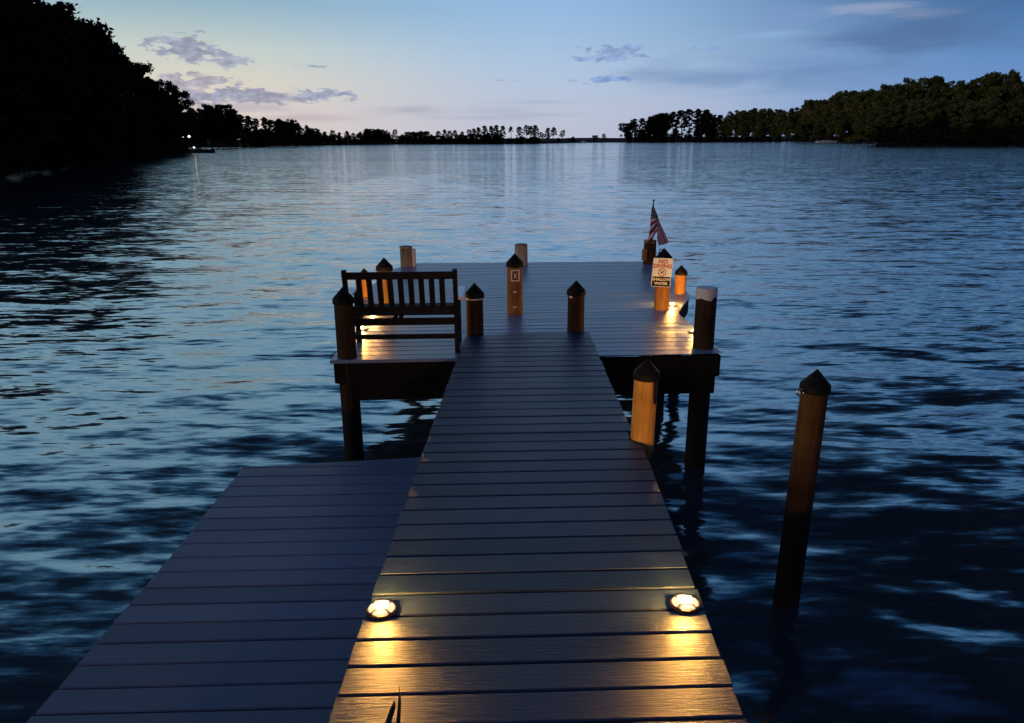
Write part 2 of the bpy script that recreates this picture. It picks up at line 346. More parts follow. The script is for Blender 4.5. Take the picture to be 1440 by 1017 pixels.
# ------------------------------------------------------------------ dock lamps: round studs with four lit lenses
def lamp(label, x, y, z, watts, rz=0, back=.55, around=.2):
    t = thing('dock_lamp', label, 'lamp', (x, y, z), 'round dock lamps', rz)
    mb = MB(); mb.lathe([(.060, .001), (.060, .006), (.056, .010), (.02, .011)], 0, 0, 32); mb.build('base', M['lampbase'], t, True)
    q, H_ = .026, .020
    for k in range(4):
        a0 = k*math.pi/2 - math.pi/4 + .16; a1 = a0 + math.pi/2 - .32; rows = []
        for f in np.linspace(0, 1, 6):
            rr = .051*(1 - f) + (q + .002)*f; zz = .011 + (H_ - .011)*math.sin(f*math.pi/2)
            rows.append([(rr*math.cos(a), rr*math.sin(a), zz) for a in np.linspace(a0, a1, 8)])
        c0 = [(.018*math.cos(a), .018*math.sin(a), .011) for a in np.linspace(a0, a1, 8)]
        mb = MB(); mb.loft(rows + [[(p[0]*.7, p[1]*.7, .012) for p in rows[-1]], c0, rows[0]], caps=False, closed=True); mb.build('lens', M['lens'], t, True)
    mb = MB(); mb.beam((-q, 0, H_ + .001), (q, 0, H_ + .001), 2*q, .006, bev=.003)
    for a in range(4):
        an = a*math.pi/2 + math.pi/4; mb.beam((.026*math.cos(an), .026*math.sin(an), H_ - .004), (.050*math.cos(an), .050*math.sin(an), .012), .010, .008)
    mb.build('top_plate', M['lamptop'], t)
    for dy in (-.011, .011):
        mb = MB(); mb.beam((-.017, dy, H_ + .0045), (.017, dy, H_ + .0045), .009, .002, bev=.0005); mb.build('light_strip', M['led'], t)
    def light(kind, watts_, rot=None):
        ld = bpy.data.lights.new('lamp_light', kind); ld.energy = watts_; ld.color = (1, .46, .09); ld.shadow_soft_size = .010
        o = bpy.data.objects.new('lamp_light', ld); COL.objects.link(o); o.parent = t; o.location = (0, 0, .031)
        if rot: ld.spot_size = R(78); ld.spot_blend = 1.0; o.rotation_euler = rot
    light('POINT', watts*around)
    light('SPOT', watts, (R(108), 0, 0)); light('SPOT', watts*back, (R(-104), 0, 0))
    return t
KW = 32
lamp('lit round dock lamp beside the low dock on the near walkway', -.512, 2.475, WALK, KW, .03, around=.55, back=.14)
lamp('lit round dock lamp on the near walkway at its open water edge', .672, 2.500, WALK, KW, -.02, around=.55, back=.14)
lamp('lit round dock lamp under the black bench', -1.485, 7.12, PLAT, 22, around=.8)
lamp('lit round dock lamp behind the white topped corner post', 1.775, 6.93, PLAT, 22, around=.9)
lamp('lit round dock lamp beyond the bench at the foot of the short post', -1.52, 7.90, PLAT, 18, around=.9)
lamp('lit round dock lamp behind the foot of the sign post', 1.800, 8.13, PLAT, 20, -.4, around=1.2)

# ------------------------------------------------------------------ no diving sign
sg = thing('warning_sign', 'no diving shallow water sign hung on the orange post', 'sign', (1.615, 7.872, PLAT + .42), rz=-.06)
sg.rotation_euler = (R(4), R(2.5), -.06)
def rrect(w, h, r, z0, z1, yb):
    out = []
    for cx, cz, a in ((w/2 - r, h/2 - r, 0), (-w/2 + r, h/2 - r, 90), (-w/2 + r, -h/2 + r, 180), (w/2 - r, -h/2 + r, 270)):
        for k in range(5): out.append((cx + r*math.cos(R(a + 22.5*k)), cz + r*math.sin(R(a + 22.5*k))))
    return out
def plate(mb, w, h, r, cz, y0, y1):
    pr = rrect(w, h, r, 0, 0, 0); mb.loft([[(x, y0, z + cz) for x, z in pr], [(x, y1, z + cz) for x, z in pr]])
mb = MB(); plate(mb, .208, .315, .012, 0, 0, .003); pl = mb.build('panel', M['sign'], sg)
mb = MB(); plate(mb, .194, .108, .006, -.098, -.0014, -.0002); mb.build('dark_panel', M['signdark'], sg)
def text(body, x, z, size, m, parent, name, y=-.0016, off=.0):
    cu = bpy.data.curves.new(name, 'FONT'); cu.body = body; cu.size = size; cu.align_x = 'CENTER'; cu.align_y = 'CENTER'; cu.extrude = .0006; cu.offset = off; cu.resolution_u = 3
    tmp = bpy.data.objects.new(name, cu); COL.objects.link(tmp); bpy.context.view_layer.update()
    me = bpy.data.meshes.new_from_object(tmp.evaluated_get(bpy.context.evaluated_depsgraph_get())); bpy.data.objects.remove(tmp)
    me.materials.clear(); me.materials.append(m); me.name = name
    o = bpy.data.objects.new(name, me); COL.objects.link(o); o.parent = parent; o.location = (x, y, z); o.rotation_euler = (R(90), 0, 0)
    return o
text('NO', 0, .120, .062, M['signred'], sg, 'lettering', off=.0016)
text('DIVING', 0, .070, .058, M['signred'], sg, 'lettering', off=.0016)
text('SHALLOW', 0, -.075, .041, M['signwhite'], sg, 'lettering', y=-.003, off=.0009)
text('WATER', 0, -.120, .041, M['signwhite'], sg, 'lettering', y=-.003, off=.0009)
mb = MB(); C0 = .003
ringp = [(.040*math.cos(a), -.0016, C0 + .040*math.sin(a)) for a in np.linspace(0, 2*math.pi, 33)]
mb.tube(ringp, .0042, 6); mb.beam((-.027, -.0016, C0 + .027), (.027, -.0016, C0 - .027), .008, .003, up=(0, 1, 0)); mb.build('prohibition_ring', M['signred'], sg)
mb = MB(); mb.beam((.022, -.0012, C0 + .020), (-.004, -.0012, C0 - .004), .010, .0025, up=(0, 1, 0)); mb.beam((-.004, -.0012, C0 - .004), (-.018, -.0012, C0 - .020), .006, .0025, up=(0, 1, 0))
mb.beam((-.002, -.0012, C0 + .004), (-.022, -.0012, C0 - .006), .005, .0025, up=(0, 1, 0)); mb.build('diver_figure', M['signdark'], sg)

# ------------------------------------------------------------------ flag on its staff
fg = thing('flag', 'small striped flag with starry blue corner drooping from a staff', 'flag', (2.085, 10.98, PLAT))
mb = MB(); mb.tube([(-.022, -.03, .20), (-.018, -.03, .55), (-.012, -.03, .925)], [.009, .008, .007], 8); mb.build('staff', M['cap'], fg, True)
mb = MB(); mb.lathe([(.0, .918), (.014, .925), (.017, .937), (.010, .948), (.0, .958)], -.012, -.03, 10, caps=False); mb.build('finial', M['cap'], fg, True)
PX = 93.0
ctrl = [  # rows from the upper to the lower edge of the cloth; (px right of staff, px below its tip, depth)
    [(-.5, 5, 0), (4, 16, -.02), (10, 29, .02), (16, 42, -.01), (24, 57, .01)],
    [(-2, 12, 0), (3.5, 20, -.03), (8.5, 30, .02), (13, 45, -.02), (19, 60, .02)],
    [(-2.5, 24, 0), (3, 23, -.04), (7.5, 28, .01), (10.5, 46, -.03), (14, 61, .03)],
    [(-3, 40, 0), (2, 33, -.05), (6.5, 31, -.01), (9, 47, -.01), (11, 62, .05)],
    [(-6, 60, 0), (0, 52, -.06), (6, 42, -.02), (8, 50, .02), (10.5, 60, .07)]]
C_ = np.array(ctrl, float); nu, nv = 49, 40
def interp(a, t):
    n = len(a) - 1; f = min(max(t*n, 0), n - 1e-6); i = int(f); u = f - i
    p0, p1, p2, p3 = a[max(i-1, 0)], a[i], a[i+1], a[min(i+2, n)]
    return .5*((2*p1) + (-p0 + p2)*u + (2*p0 - 5*p1 + 4*p2 - p3)*u*u + (-p0 + 3*p1 - 3*p2 + p3)*u**3)
vs, uv = [], []
for j in range(nv):
    v = j/(nv - 1); row = np.array([interp(C_[:, k], v) for k in range(5)])
    for i in range(nu):
        u = i/(nu - 1); p = interp(row, u)
        vs.append((-.018 + p[0]/PX, -.04 + p[2]*1.0 + .012*math.sin(u*14 + v*3), .945 - p[1]/PX)); uv.append((u, 1 - v))
fs = [(j*nu + i, j*nu + i + 1, (j+1)*nu + i + 1, (j+1)*nu + i) for j in range(nv - 1) for i in range(nu - 1)]
me = bpy.data.meshes.new('cloth'); me.from_pydata(vs, [], fs); ul = me.uv_layers.new(name='UVMap')
for l in me.loops: ul.data[l.index].uv = uv[l.vertex_index]
me.polygons.foreach_set('use_smooth', [True]*len(me.polygons))
m, nt, b = mat('flag_cloth'); L = nt.links
u_ = nd(nt, 'ShaderNodeUVMap'); sx = nd(nt, 'ShaderNodeSeparateXYZ'); L.new(u_.outputs[0], sx.inputs[0])
def mth(op, a, c=None, d=None, nt=nt):
    n = nt.nodes.new('ShaderNodeMath'); n.operation = op
    for i, q in enumerate((a, c, d)):
        if q is None: continue
        if isinstance(q, (int, float)): n.inputs[i].default_value = q
        else: nt.links.new(q, n.inputs[i])
    return n.outputs[0]
st = mth('GREATER_THAN', mth('MODULO', mth('MULTIPLY', sx.outputs['Y'], 13), 2), 1)   # 1 = white stripe
mx = nd(nt, 'ShaderNodeMix', data_type='RGBA'); L.new(st, mx.inputs['Factor']); mx.inputs['A'].default_value = (.20, .010, .035, 1); mx.inputs['B'].default_value = (.72, .66, .80, 1)
cant = mth('MULTIPLY', mth('LESS_THAN', sx.outputs['X'], .40), mth('GREATER_THAN', sx.outputs['Y'], 6/13))
uu = mth('SUBTRACT', mth('FRACT', mth('MULTIPLY', sx.outputs['X'], 6/.4)), .5); vv = mth('SUBTRACT', mth('FRACT', mth('MULTIPLY', mth('SUBTRACT', sx.outputs['Y'], 6/13), 5*13/7)), .5)
star = mth('LESS_THAN', mth('SQRT', mth('ADD', mth('MULTIPLY', uu, uu), mth('MULTIPLY', vv, vv))), .27)
mc = nd(nt, 'ShaderNodeMix', data_type='RGBA'); L.new(star, mc.inputs['Factor']); mc.inputs['A'].default_value = (.012, .022, .13, 1); mc.inputs['B'].default_value = (.55, .55, .6, 1)
m2 = nd(nt, 'ShaderNodeMix', data_type='RGBA'); L.new(cant, m2.inputs['Factor']); L.new(mx.outputs['Result'], m2.inputs['A']); L.new(mc.outputs['Result'], m2.inputs['B'])
L.new(m2.outputs['Result'], b.inputs['Base Color']); b.inputs['Roughness'].default_value = .85
tl = nd(nt, 'ShaderNodeBsdfTranslucent'); L.new(m2.outputs['Result'], tl.inputs['Color']); ms_ = nd(nt, 'ShaderNodeMixShader'); ms_.inputs[0].default_value = .55
L.new(b.outputs[0], ms_.inputs[1]); L.new(tl.outputs[0], ms_.inputs[2]); L.new(ms_.outputs[0], nt.nodes['Material Output'].inputs['Surface'])
me.materials.append(m); o = bpy.data.objects.new('cloth', me); COL.objects.link(o); o.parent = fg
md = o.modifiers.new('thick', 'SOLIDIFY'); md.thickness = .0015

# swim ladder rails at the back corner, blades of grass at the near end
ld_ = thing('swim_ladder', 'dark swim ladder rails beside the flag post', 'ladder', (2.22, 11.0, PLAT))
for x in (-.015, .02):
    mb = MB(); mb.tube([(x, .0, -.9), (x, 0, .18), (x, -.02, .22), (x, -.05, .23)], .010, 8); mb.build('rail', M['cap'], ld_, True)
for z in (-.6, -.35, -.1, .05, .15):
    mb = MB(); mb.tube([(-.015, 0, z), (.02, 0, z)], .008, 6); mb.build('rung', M['cap'], ld_)
gb = thing('grass_tuft', 'two dark pointed grass blades at the near end of the walkway', 'grass', (-.36, 1.83, WALK))
for pts in ([(0.012, -.02, -.02), (.006, .02, .045), (.004, .07, .075), (-.004, .13, .085)], [(-.035, -.03, -.02), (-.028, 0, .04), (-.014, .05, .07), (-.012, .075, .076)]):
    mb = MB(); rows = []
    for k, p in enumerate(pts):
        w = (.006, .0062, .005, .0006)[k] * (1.6 if pts[0][0] < 0 else 1)
        rows.append([(p[0] - w, p[1], p[2]), (p[0], p[1], p[2] + .003), (p[0] + w, p[1], p[2]), (p[0], p[1], p[2] - .001)])
    mb.loft(rows); mb.build('blade', M['leafblade'], gb, True)

# (x, y, ground height, tree height, habit, width factor, turn)
TREES={
'point':[(-45.5, 62.0, 1.6, 11.3, 'a', 1.06, 0.65),(-46.8, 70.0, 1.6, 13.7, 'b', 1.09, 0.97),(-48.3, 78.0, 1.6, 15.5, 'a', 0.98, 2.52),(-51.4, 88.0, 1.6, 16.7, 'c', 1.09, 5.03),
(-55.3, 98.0, 1.6, 16.8, 'b', 1.0, 1.39),(-59.0, 108.0, 1.6, 16.5, 'a', 0.94, 1.74),(-62.3, 118.0, 1.6, 15.9, 'c', 0.86, 0.67),(-66.6, 130.0, 1.6, 15.9, 'b', 0.81, 5.82),
(-69.2, 140.0, 1.6, 16.1, 'a', 0.83, 5.07),(-72.4, 150.0, 1.6, 13.6, 'c', 0.9, 1.21),(-75.9, 165.0, 1.6, 14.3, 'b', 0.73, 3.94),(-79.7, 180.0, 1.6, 14.8, 'a', 0.74, 5.37),
(-84.7, 198.0, 1.6, 13.8, 'c', 0.78, 0.54)],
'pointfill':[(-45.6, 74.0, 1.3, 11.7, 'c', 1.13, 4.22),(-50.7, 88.0, 1.3, 11.4, 'a', 1.11, 1.12),(-55.5, 102.0, 1.3, 10.8, 'b', 1.11, 0.56),(-63.1, 120.0, 1.3, 9.9, 'c', 1.2, 5.44),
(-71.1, 142.0, 1.3, 9.6, 'a', 1.12, 1.89),(-78.3, 168.0, 1.3, 8.8, 'b', 1.19, 3.59),(-41.4, 60.0, 1.3, 8.8, 'b', 1.19, 5.33),(-44.0, 66.0, 1.3, 8.4, 'c', 1.11, 2.6),
(-65.6, 125.0, 1.3, 13.9, 'b', 1.13, 2.71),(-77.4, 160.0, 1.3, 9.2, 'c', 1.04, 1.92),(-55.4, 92.0, 1.3, 16.6, 'b', 1.17, 0.27),(-84.8, 190.0, 1.3, 8.1, 'a', 1.02, 3.93),
(-44.6, 70.0, 1.3, 8.3, 'a', 1.07, 3.36),(-57.8, 100.0, 1.3, 16.8, 'c', 1.11, 2.15),(-70.4, 138.0, 1.3, 12.9, 'b', 1.21, 1.23),(-88.4, 205.0, 1.3, 7.2, 'b', 1.09, 1.27)],
'cove':[(-132.8, 320.0, 1.2, 13.7, 'c', 0.98, 1.74),(-132.6, 330.0, 1.2, 15.2, 'a', 0.93, 4.69),(-129.9, 335.0, 1.2, 16.5, 'b', 0.93, 3.51),(-127.2, 340.0, 1.2, 17.3, 'a', 1.03, 0.63),
(-125.2, 345.0, 1.2, 15.7, 'c', 0.88, 1.44),(-124.2, 350.0, 1.2, 12.3, 'b', 1.0, 3.86)],
'covefill':[(-128.8, 325.0, 1.2, 10.5, 'b', 1.06, 2.08),(-125.9, 330.0, 1.2, 11.4, 'c', 1.05, 2.88),(-124.8, 338.0, 1.2, 10.2, 'a', 1.02, 4.38),(-130.3, 318.0, 1.2, 9.2, 'a', 1.19, 6.0)],
'farwest':[(-129.9, 375.0, 1.0, 14.2, 'p', 1.05, 6.03),(-127.6, 378.0, 1.0, 13.6, 'q', 0.92, 1.81),(-124.5, 380.0, 1.0, 12.6, 'p', 1.09, 4.87),(-121.3, 384.0, 1.0, 13.1, 'p', 0.99, 5.92),
(-119.4, 388.0, 1.0, 12.1, 'q', 1.03, 5.14),(-116.7, 392.0, 1.0, 12.6, 'b', 0.97, 1.2),(-114.9, 398.0, 1.0, 12.7, 'a', 1.0, 0.86),(-112.3, 404.0, 1.0, 11.1, 'c', 0.99, 6.04),
(-111.8, 415.0, 1.0, 8.8, 'q', 0.98, 0.06),(-110.7, 420.0, 1.0, 10.0, 'p', 0.93, 1.06),(-110.0, 430.0, 1.0, 8.6, 'c', 1.06, 2.28),(-109.4, 440.0, 1.0, 7.2, 'q', 0.97, 0.61),
(-107.3, 446.0, 1.0, 6.9, 'p', 1.1, 2.66),(-104.1, 452.0, 1.0, 7.7, 'p', 0.96, 0.37),(-101.8, 460.0, 1.0, 6.6, 'q', 0.93, 1.06),(-98.8, 466.0, 1.0, 7.4, 'p', 1.04, 0.94),
(-96.9, 475.0, 1.0, 6.3, 'q', 0.93, 3.08),(-93.4, 480.0, 1.0, 7.1, 'p', 0.96, 6.27),(-90.3, 485.0, 1.0, 8.9, 'b', 0.94, 3.32),(-86.7, 490.0, 1.0, 8.9, 'a', 1.06, 2.57),
(-83.6, 495.0, 1.0, 8.5, 'c', 1.1, 3.0),(-79.0, 500.0, 1.0, 6.8, 'q', 0.96, 2.58),(-75.5, 505.0, 1.0, 8.6, 'p', 0.93, 2.65)],
'farwestfill':[(-128.9, 376.0, 1.0, 8.0, 'c', 1.06, 5.58),(-122.7, 380.0, 1.0, 7.3, 'a', 1.18, 3.13),(-118.7, 390.0, 1.0, 7.4, 'c', 1.02, 1.6),(-113.8, 400.0, 1.0, 6.8, 'b', 1.06, 1.31),
(-111.0, 428.0, 1.0, 4.8, 'a', 1.06, 5.46),(-88.8, 488.0, 1.0, 5.9, 'c', 1.04, 0.32),(-81.0, 498.0, 1.0, 5.5, 'c', 1.2, 3.55)],
'farmid':[(-71.7, 510.0, 1.0, 5.5, 'b', 0.99, 2.53),(-66.0, 510.0, 1.0, 7.3, 'c', 0.97, 4.11),(-61.6, 508.0, 1.0, 7.2, 'a', 0.96, 4.68),(-56.7, 506.0, 1.0, 7.6, 'c', 0.91, 0.58),
(-51.6, 505.0, 1.0, 5.4, 'b', 0.86, 5.49),(-47.1, 503.0, 1.0, 7.5, 'p', 1.08, 5.81),(-42.8, 502.0, 1.0, 8.4, 'q', 0.98, 4.13),(-39.0, 500.0, 1.0, 7.5, 'p', 1.06, 4.03),
(-35.8, 500.0, 1.0, 7.9, 'p', 1.07, 3.32),(-31.1, 498.0, 1.0, 6.9, 'q', 1.04, 4.31),(-26.5, 498.0, 1.0, 8.2, 'p', 0.97, 5.8),(-23.3, 497.0, 1.0, 8.6, 'q', 1.09, 0.47),
(-20.5, 496.0, 1.0, 9.5, 'p', 1.09, 6.04),(-16.3, 495.0, 1.0, 10.3, 'q', 1.04, 0.28),(-12.7, 495.0, 1.0, 10.3, 'p', 1.08, 0.8),(-9.1, 494.0, 1.0, 10.7, 'q', 1.09, 4.19),
(-5.4, 494.0, 1.0, 10.2, 'p', 0.93, 1.05),(0.4, 495.0, 1.0, 9.8, 's', 1.03, 3.57),(5.9, 498.0, 1.0, 9.8, 'q', 1.05, 5.82),(10.1, 500.0, 1.0, 10.7, 'p', 0.96, 0.02),
(12.9, 502.0, 1.0, 10.2, 'p', 1.09, 0.08),(16.2, 504.0, 1.0, 10.7, 'q', 1.08, 0.73),(20.4, 506.0, 1.0, 6.3, 'p', 1.07, 4.92),(24.3, 510.0, 1.0, 9.0, 'q', 1.08, 3.46),
(28.3, 514.0, 1.0, 9.5, 'p', 1.08, 1.27),(35.2, 525.0, 1.0, 7.7, 'p', 1.04, 2.08),(43.7, 540.0, 1.0, 3.6, 'b', 0.97, 4.86),(62.3, 570.0, 1.0, 4.6, 'c', 0.9, 3.31),
(69.8, 580.0, 1.0, 5.6, 'p', 0.92, 0.21),(84.6, 590.0, 1.0, 5.1, 's', 1.03, 3.07)],
'farmidfill':[(-72.9, 508.0, 1.0, 4.6, 'c', 1.18, 3.82),(-68.4, 506.0, 1.0, 5.0, 'a', 1.04, 2.28),(-59.0, 505.0, 1.0, 5.0, 'b', 1.16, 3.28),(-53.7, 503.0, 1.0, 4.5, 'c', 1.01, 5.26),
(-48.9, 501.0, 1.0, 4.9, 'a', 1.18, 0.53),(-44.2, 500.0, 1.0, 4.8, 'b', 1.12, 2.39),(-39.5, 499.0, 1.0, 4.4, 'c', 1.17, 1.95),(-33.4, 498.0, 1.0, 5.2, 'a', 1.06, 3.06),
(-28.8, 497.0, 1.0, 4.7, 'b', 1.2, 0.6),(-24.6, 496.0, 1.0, 5.6, 'c', 1.03, 3.9),(-19.1, 495.0, 1.0, 5.1, 'a', 1.19, 3.22),(-14.6, 494.0, 1.0, 5.5, 'b', 1.1, 5.39),
(-10.5, 493.0, 1.0, 5.5, 'c', 1.17, 0.42),(-6.8, 493.0, 1.0, 5.0, 'a', 1.19, 1.23),(4.1, 496.0, 1.0, 3.2, 'b', 1.07, 5.25),(7.7, 498.0, 1.0, 3.7, 'c', 1.1, 5.01),
(13.8, 500.0, 1.0, 3.6, 'a', 1.05, 5.49),(18.0, 503.0, 1.0, 3.2, 'b', 1.05, 0.94),(32.0, 520.0, 1.0, 2.7, 'c', 1.11, 2.13),(40.8, 535.0, 1.0, 2.7, 'a', 1.12, 5.68)],
'clump':[(90.4, 595.0, 1.0, 14.5, 'a', 1.05, 0.03),(95.7, 598.0, 1.0, 16.6, 'p', 0.98, 3.42),(102.0, 600.0, 1.0, 17.1, 'q', 1.01, 4.49),(108.0, 600.0, 1.0, 18.1, 'b', 1.01, 0.48),
(113.4, 600.0, 1.0, 20.2, 'a', 0.96, 5.32),(118.8, 600.0, 1.0, 21.2, 'c', 0.98, 4.81),(125.9, 600.0, 1.0, 21.7, 'p', 1.1, 3.94),(132.4, 600.0, 1.0, 22.7, 'p', 1.04, 3.83),
(138.3, 600.0, 1.0, 23.7, 'q', 0.98, 5.73),(144.9, 600.0, 1.0, 23.6, 'p', 1.0, 5.72),(151.0, 598.0, 1.0, 23.0, 'b', 0.98, 5.45),(156.2, 596.0, 1.0, 19.3, 'a', 1.06, 3.85)],
'clumpfill':[(115.7, 596.0, 1.0, 12.3, 'c', 1.05, 0.88),(126.8, 596.0, 1.0, 9.6, 'b', 1.11, 2.27),(145.6, 595.0, 1.0, 10.5, 'c', 1.09, 0.84),(99.4, 595.0, 1.0, 8.7, 'c', 0.98, 0.9),
(153.7, 594.0, 1.0, 9.4, 'a', 1.12, 1.12)],
'hill':[(162.0, 590.0, 1.5, 14.0, 'b', 1.08, 2.34),(165.2, 585.0, 1.5, 16.9, 'a', 1.02, 2.2),(169.8, 580.0, 1.5, 20.7, 'c', 1.03, 0.59),(174.0, 575.0, 1.5, 21.5, 'a', 0.99, 5.88),
(178.6, 570.0, 1.5, 22.3, 'b', 0.95, 4.11),(183.8, 565.0, 1.5, 22.1, 'c', 0.98, 1.89),(188.8, 560.0, 1.5, 21.4, 'a', 0.92, 0.13),(190.0, 545.0, 1.5, 18.5, 'b', 1.09, 5.21),
(191.8, 535.0, 1.5, 19.0, 'c', 1.06, 5.07),(192.3, 520.0, 2.5, 19.8, 'a', 1.04, 1.0),(195.2, 510.0, 2.5, 22.9, 'b', 0.97, 3.11),(198.1, 505.0, 2.5, 24.3, 'c', 0.97, 5.89),
(199.9, 495.0, 2.5, 25.5, 'a', 1.0, 6.08),(202.2, 485.0, 2.5, 26.6, 'b', 0.89, 4.09),(205.2, 478.0, 2.5, 27.9, 'c', 0.99, 4.68),(207.7, 470.0, 2.5, 27.0, 'b', 0.98, 5.22),
(210.0, 462.0, 2.5, 26.9, 'a', 0.93, 5.83),(211.6, 455.0, 2.5, 27.6, 'c', 0.94, 3.76)],
'hillfill':[(170.2, 568.0, 2.0, 9.9, 'b', 1.19, 4.42),(180.1, 558.0, 2.0, 8.7, 'c', 1.07, 1.45),(188.4, 545.0, 2.0, 8.5, 'a', 1.08, 3.94),(190.5, 505.0, 2.0, 10.5, 'c', 1.21, 5.65),
(194.9, 488.0, 2.0, 13.1, 'b', 1.09, 2.52),(200.4, 470.0, 2.0, 14.6, 'a', 1.17, 1.78),(204.1, 450.0, 2.0, 14.7, 'b', 1.09, 0.08),(207.2, 440.0, 2.0, 17.4, 'a', 1.05, 3.39)],
'head':[(144.3, 300.0, 3.0, 18.8, 'b', 0.94, 3.86),(147.5, 298.0, 3.0, 19.5, 'a', 0.89, 5.97),(150.3, 296.0, 3.0, 19.1, 'c', 0.93, 0.98),(153.4, 294.0, 3.0, 21.4, 'a', 0.79, 6.12),
(158.4, 292.0, 3.0, 21.5, 'b', 0.99, 5.78),(161.7, 290.0, 3.0, 19.8, 'c', 0.87, 1.96),(165.6, 288.0, 3.0, 17.9, 'a', 0.84, 1.62),(169.5, 286.0, 3.0, 18.5, 'b', 0.86, 5.83),
(171.5, 284.0, 3.0, 20.5, 'c', 0.97, 4.89),(175.3, 282.0, 3.0, 22.3, 'a', 0.95, 1.5),(179.8, 280.0, 3.0, 19.5, 'b', 0.88, 5.95),(184.2, 278.0, 3.0, 18.6, 'c', 0.9, 4.96),
(191.9, 276.0, 3.0, 20.7, 'a', 1.04, 3.44),(199.1, 272.0, 3.0, 19.5, 'b', 1.09, 1.65)],
'headfill':[(138.7, 283.0, 2.0, 11.5, 'c', 1.12, 0.99),(144.4, 280.0, 2.0, 12.6, 'b', 1.03, 0.2),(149.5, 277.0, 2.0, 13.6, 'c', 1.07, 0.76),(155.0, 274.0, 2.0, 12.2, 'a', 1.02, 6.23),
(160.1, 271.0, 2.0, 12.8, 'b', 1.07, 5.59),(165.5, 268.0, 2.0, 13.5, 'c', 1.15, 4.59),(171.0, 265.0, 2.0, 12.9, 'a', 1.14, 5.98),(176.7, 262.0, 2.0, 12.7, 'b', 1.19, 4.52),
(136.0, 282.0, 2.0, 6.6, 'a', 1.12, 4.36),(145.8, 274.0, 2.0, 7.6, 'a', 1.16, 3.47),(156.1, 268.0, 2.0, 7.3, 'c', 1.11, 0.97),(165.8, 262.0, 2.0, 7.1, 'b', 1.18, 3.04)],
}

# ------------------------------------------------------------------ land
def land(name, front, inland, prof, m, wig=1.0):
    """bank rising from the water: front = shoreline points, inland = matching offsets"""
    rows = []
    pts = [Vector(p) for p in front]; n = 90; fine = []
    for k in range(n):
        f = k/(n - 1)*(len(pts) - 1); i = min(int(f), len(pts) - 2); u = f - i
        q = pts[i].lerp(pts[i+1], u); o = Vector(inland[i]).lerp(Vector(inland[i+1]), u)
        q = q + o.normalized()*wig*(1.6*math.sin(k*.9) + 1.1*math.sin(k*2.3 + 1)); fine.append((q, o))
    for t, z in prof:
        rows.append([(q.x + o.x*t, q.y + o.y*t, z + (0 if t <= 0 else .12*z*math.sin(k*.7 + t*9))) for k, (q, o) in enumerate(fine)])
    mb = MB(); mb.loft(rows, closed=False, caps=False)
    o = mb.build(name, m, None, True); tag(o, kind='structure'); return o
P_ = [(0, -.8), (.004, -.1), (.02, .45), (.10, 1.1), (.35, 2.2), (1, 4)]
land('shore', [(-46, -30), (-44, 30), (-50, 62), (-60, 100), (-71, 145), (-83, 203), (-92, 206), (-120, 240)], [(-90, 0)]*4 + [(-90, 15), (-80, 60), (-80, 60), (-90, 40)], [(0, -.8), (.004, -.1), (.015, .6), (.05, 2.2), (.14, 5.0), (.35, 7), (1, 8)], M['soil'], .3)
land('shore', [(-230, 290), (-146, 370), (-128, 378), (-125, 425), (-108, 485), (-78, 522), (-40, 505), (-8, 490), (16, 500), (38, 560), (62, 610), (90, 625)], [(-160, 160)]*2 + [(-80, 240)]*2 + [(0, 260)]*8, [(0, -.8), (.002, -.1), (.01, .45), (.05, 1.2), (.2, 2.2), (.6, 2.7), (1, 3.0)], M['soil'])
land('shore', [(84, 640), (92, 606), (125, 592), (165, 590), (205, 562), (216, 500), (203, 462), (212, 440), (330, 400)], [(30, 120), (30, 120), (40, 120), (60, 110), (110, 90), (140, 60), (150, 50), (150, 50), (150, 60)], [(0, -.8), (.003, -.1), (.015, .5), (.06, 1.4), (.3, 2.2), (1, 4)], M['soil'])
land('shore', [(170, 300), (140, 284), (130, 276), (140, 262), (166, 250), (230, 232), (330, 215)], [(60, 30), (60, 60), (60, 70), (60, 90), (60, 100), (60, 100), (60, 100)], [(0, -.8), (.004, -.1), (.02, .5), (.08, 1.6), (.3, 3), (1, 6)], M['soil'])
land('far_land', [(-900, 1500), (-300, 2300), (300, 2400), (900, 2200), (1500, 1500)], [(0, 400)]*5, [(0, -1), (.01, 1), (.1, 4), (1, 6)], M['soil'])

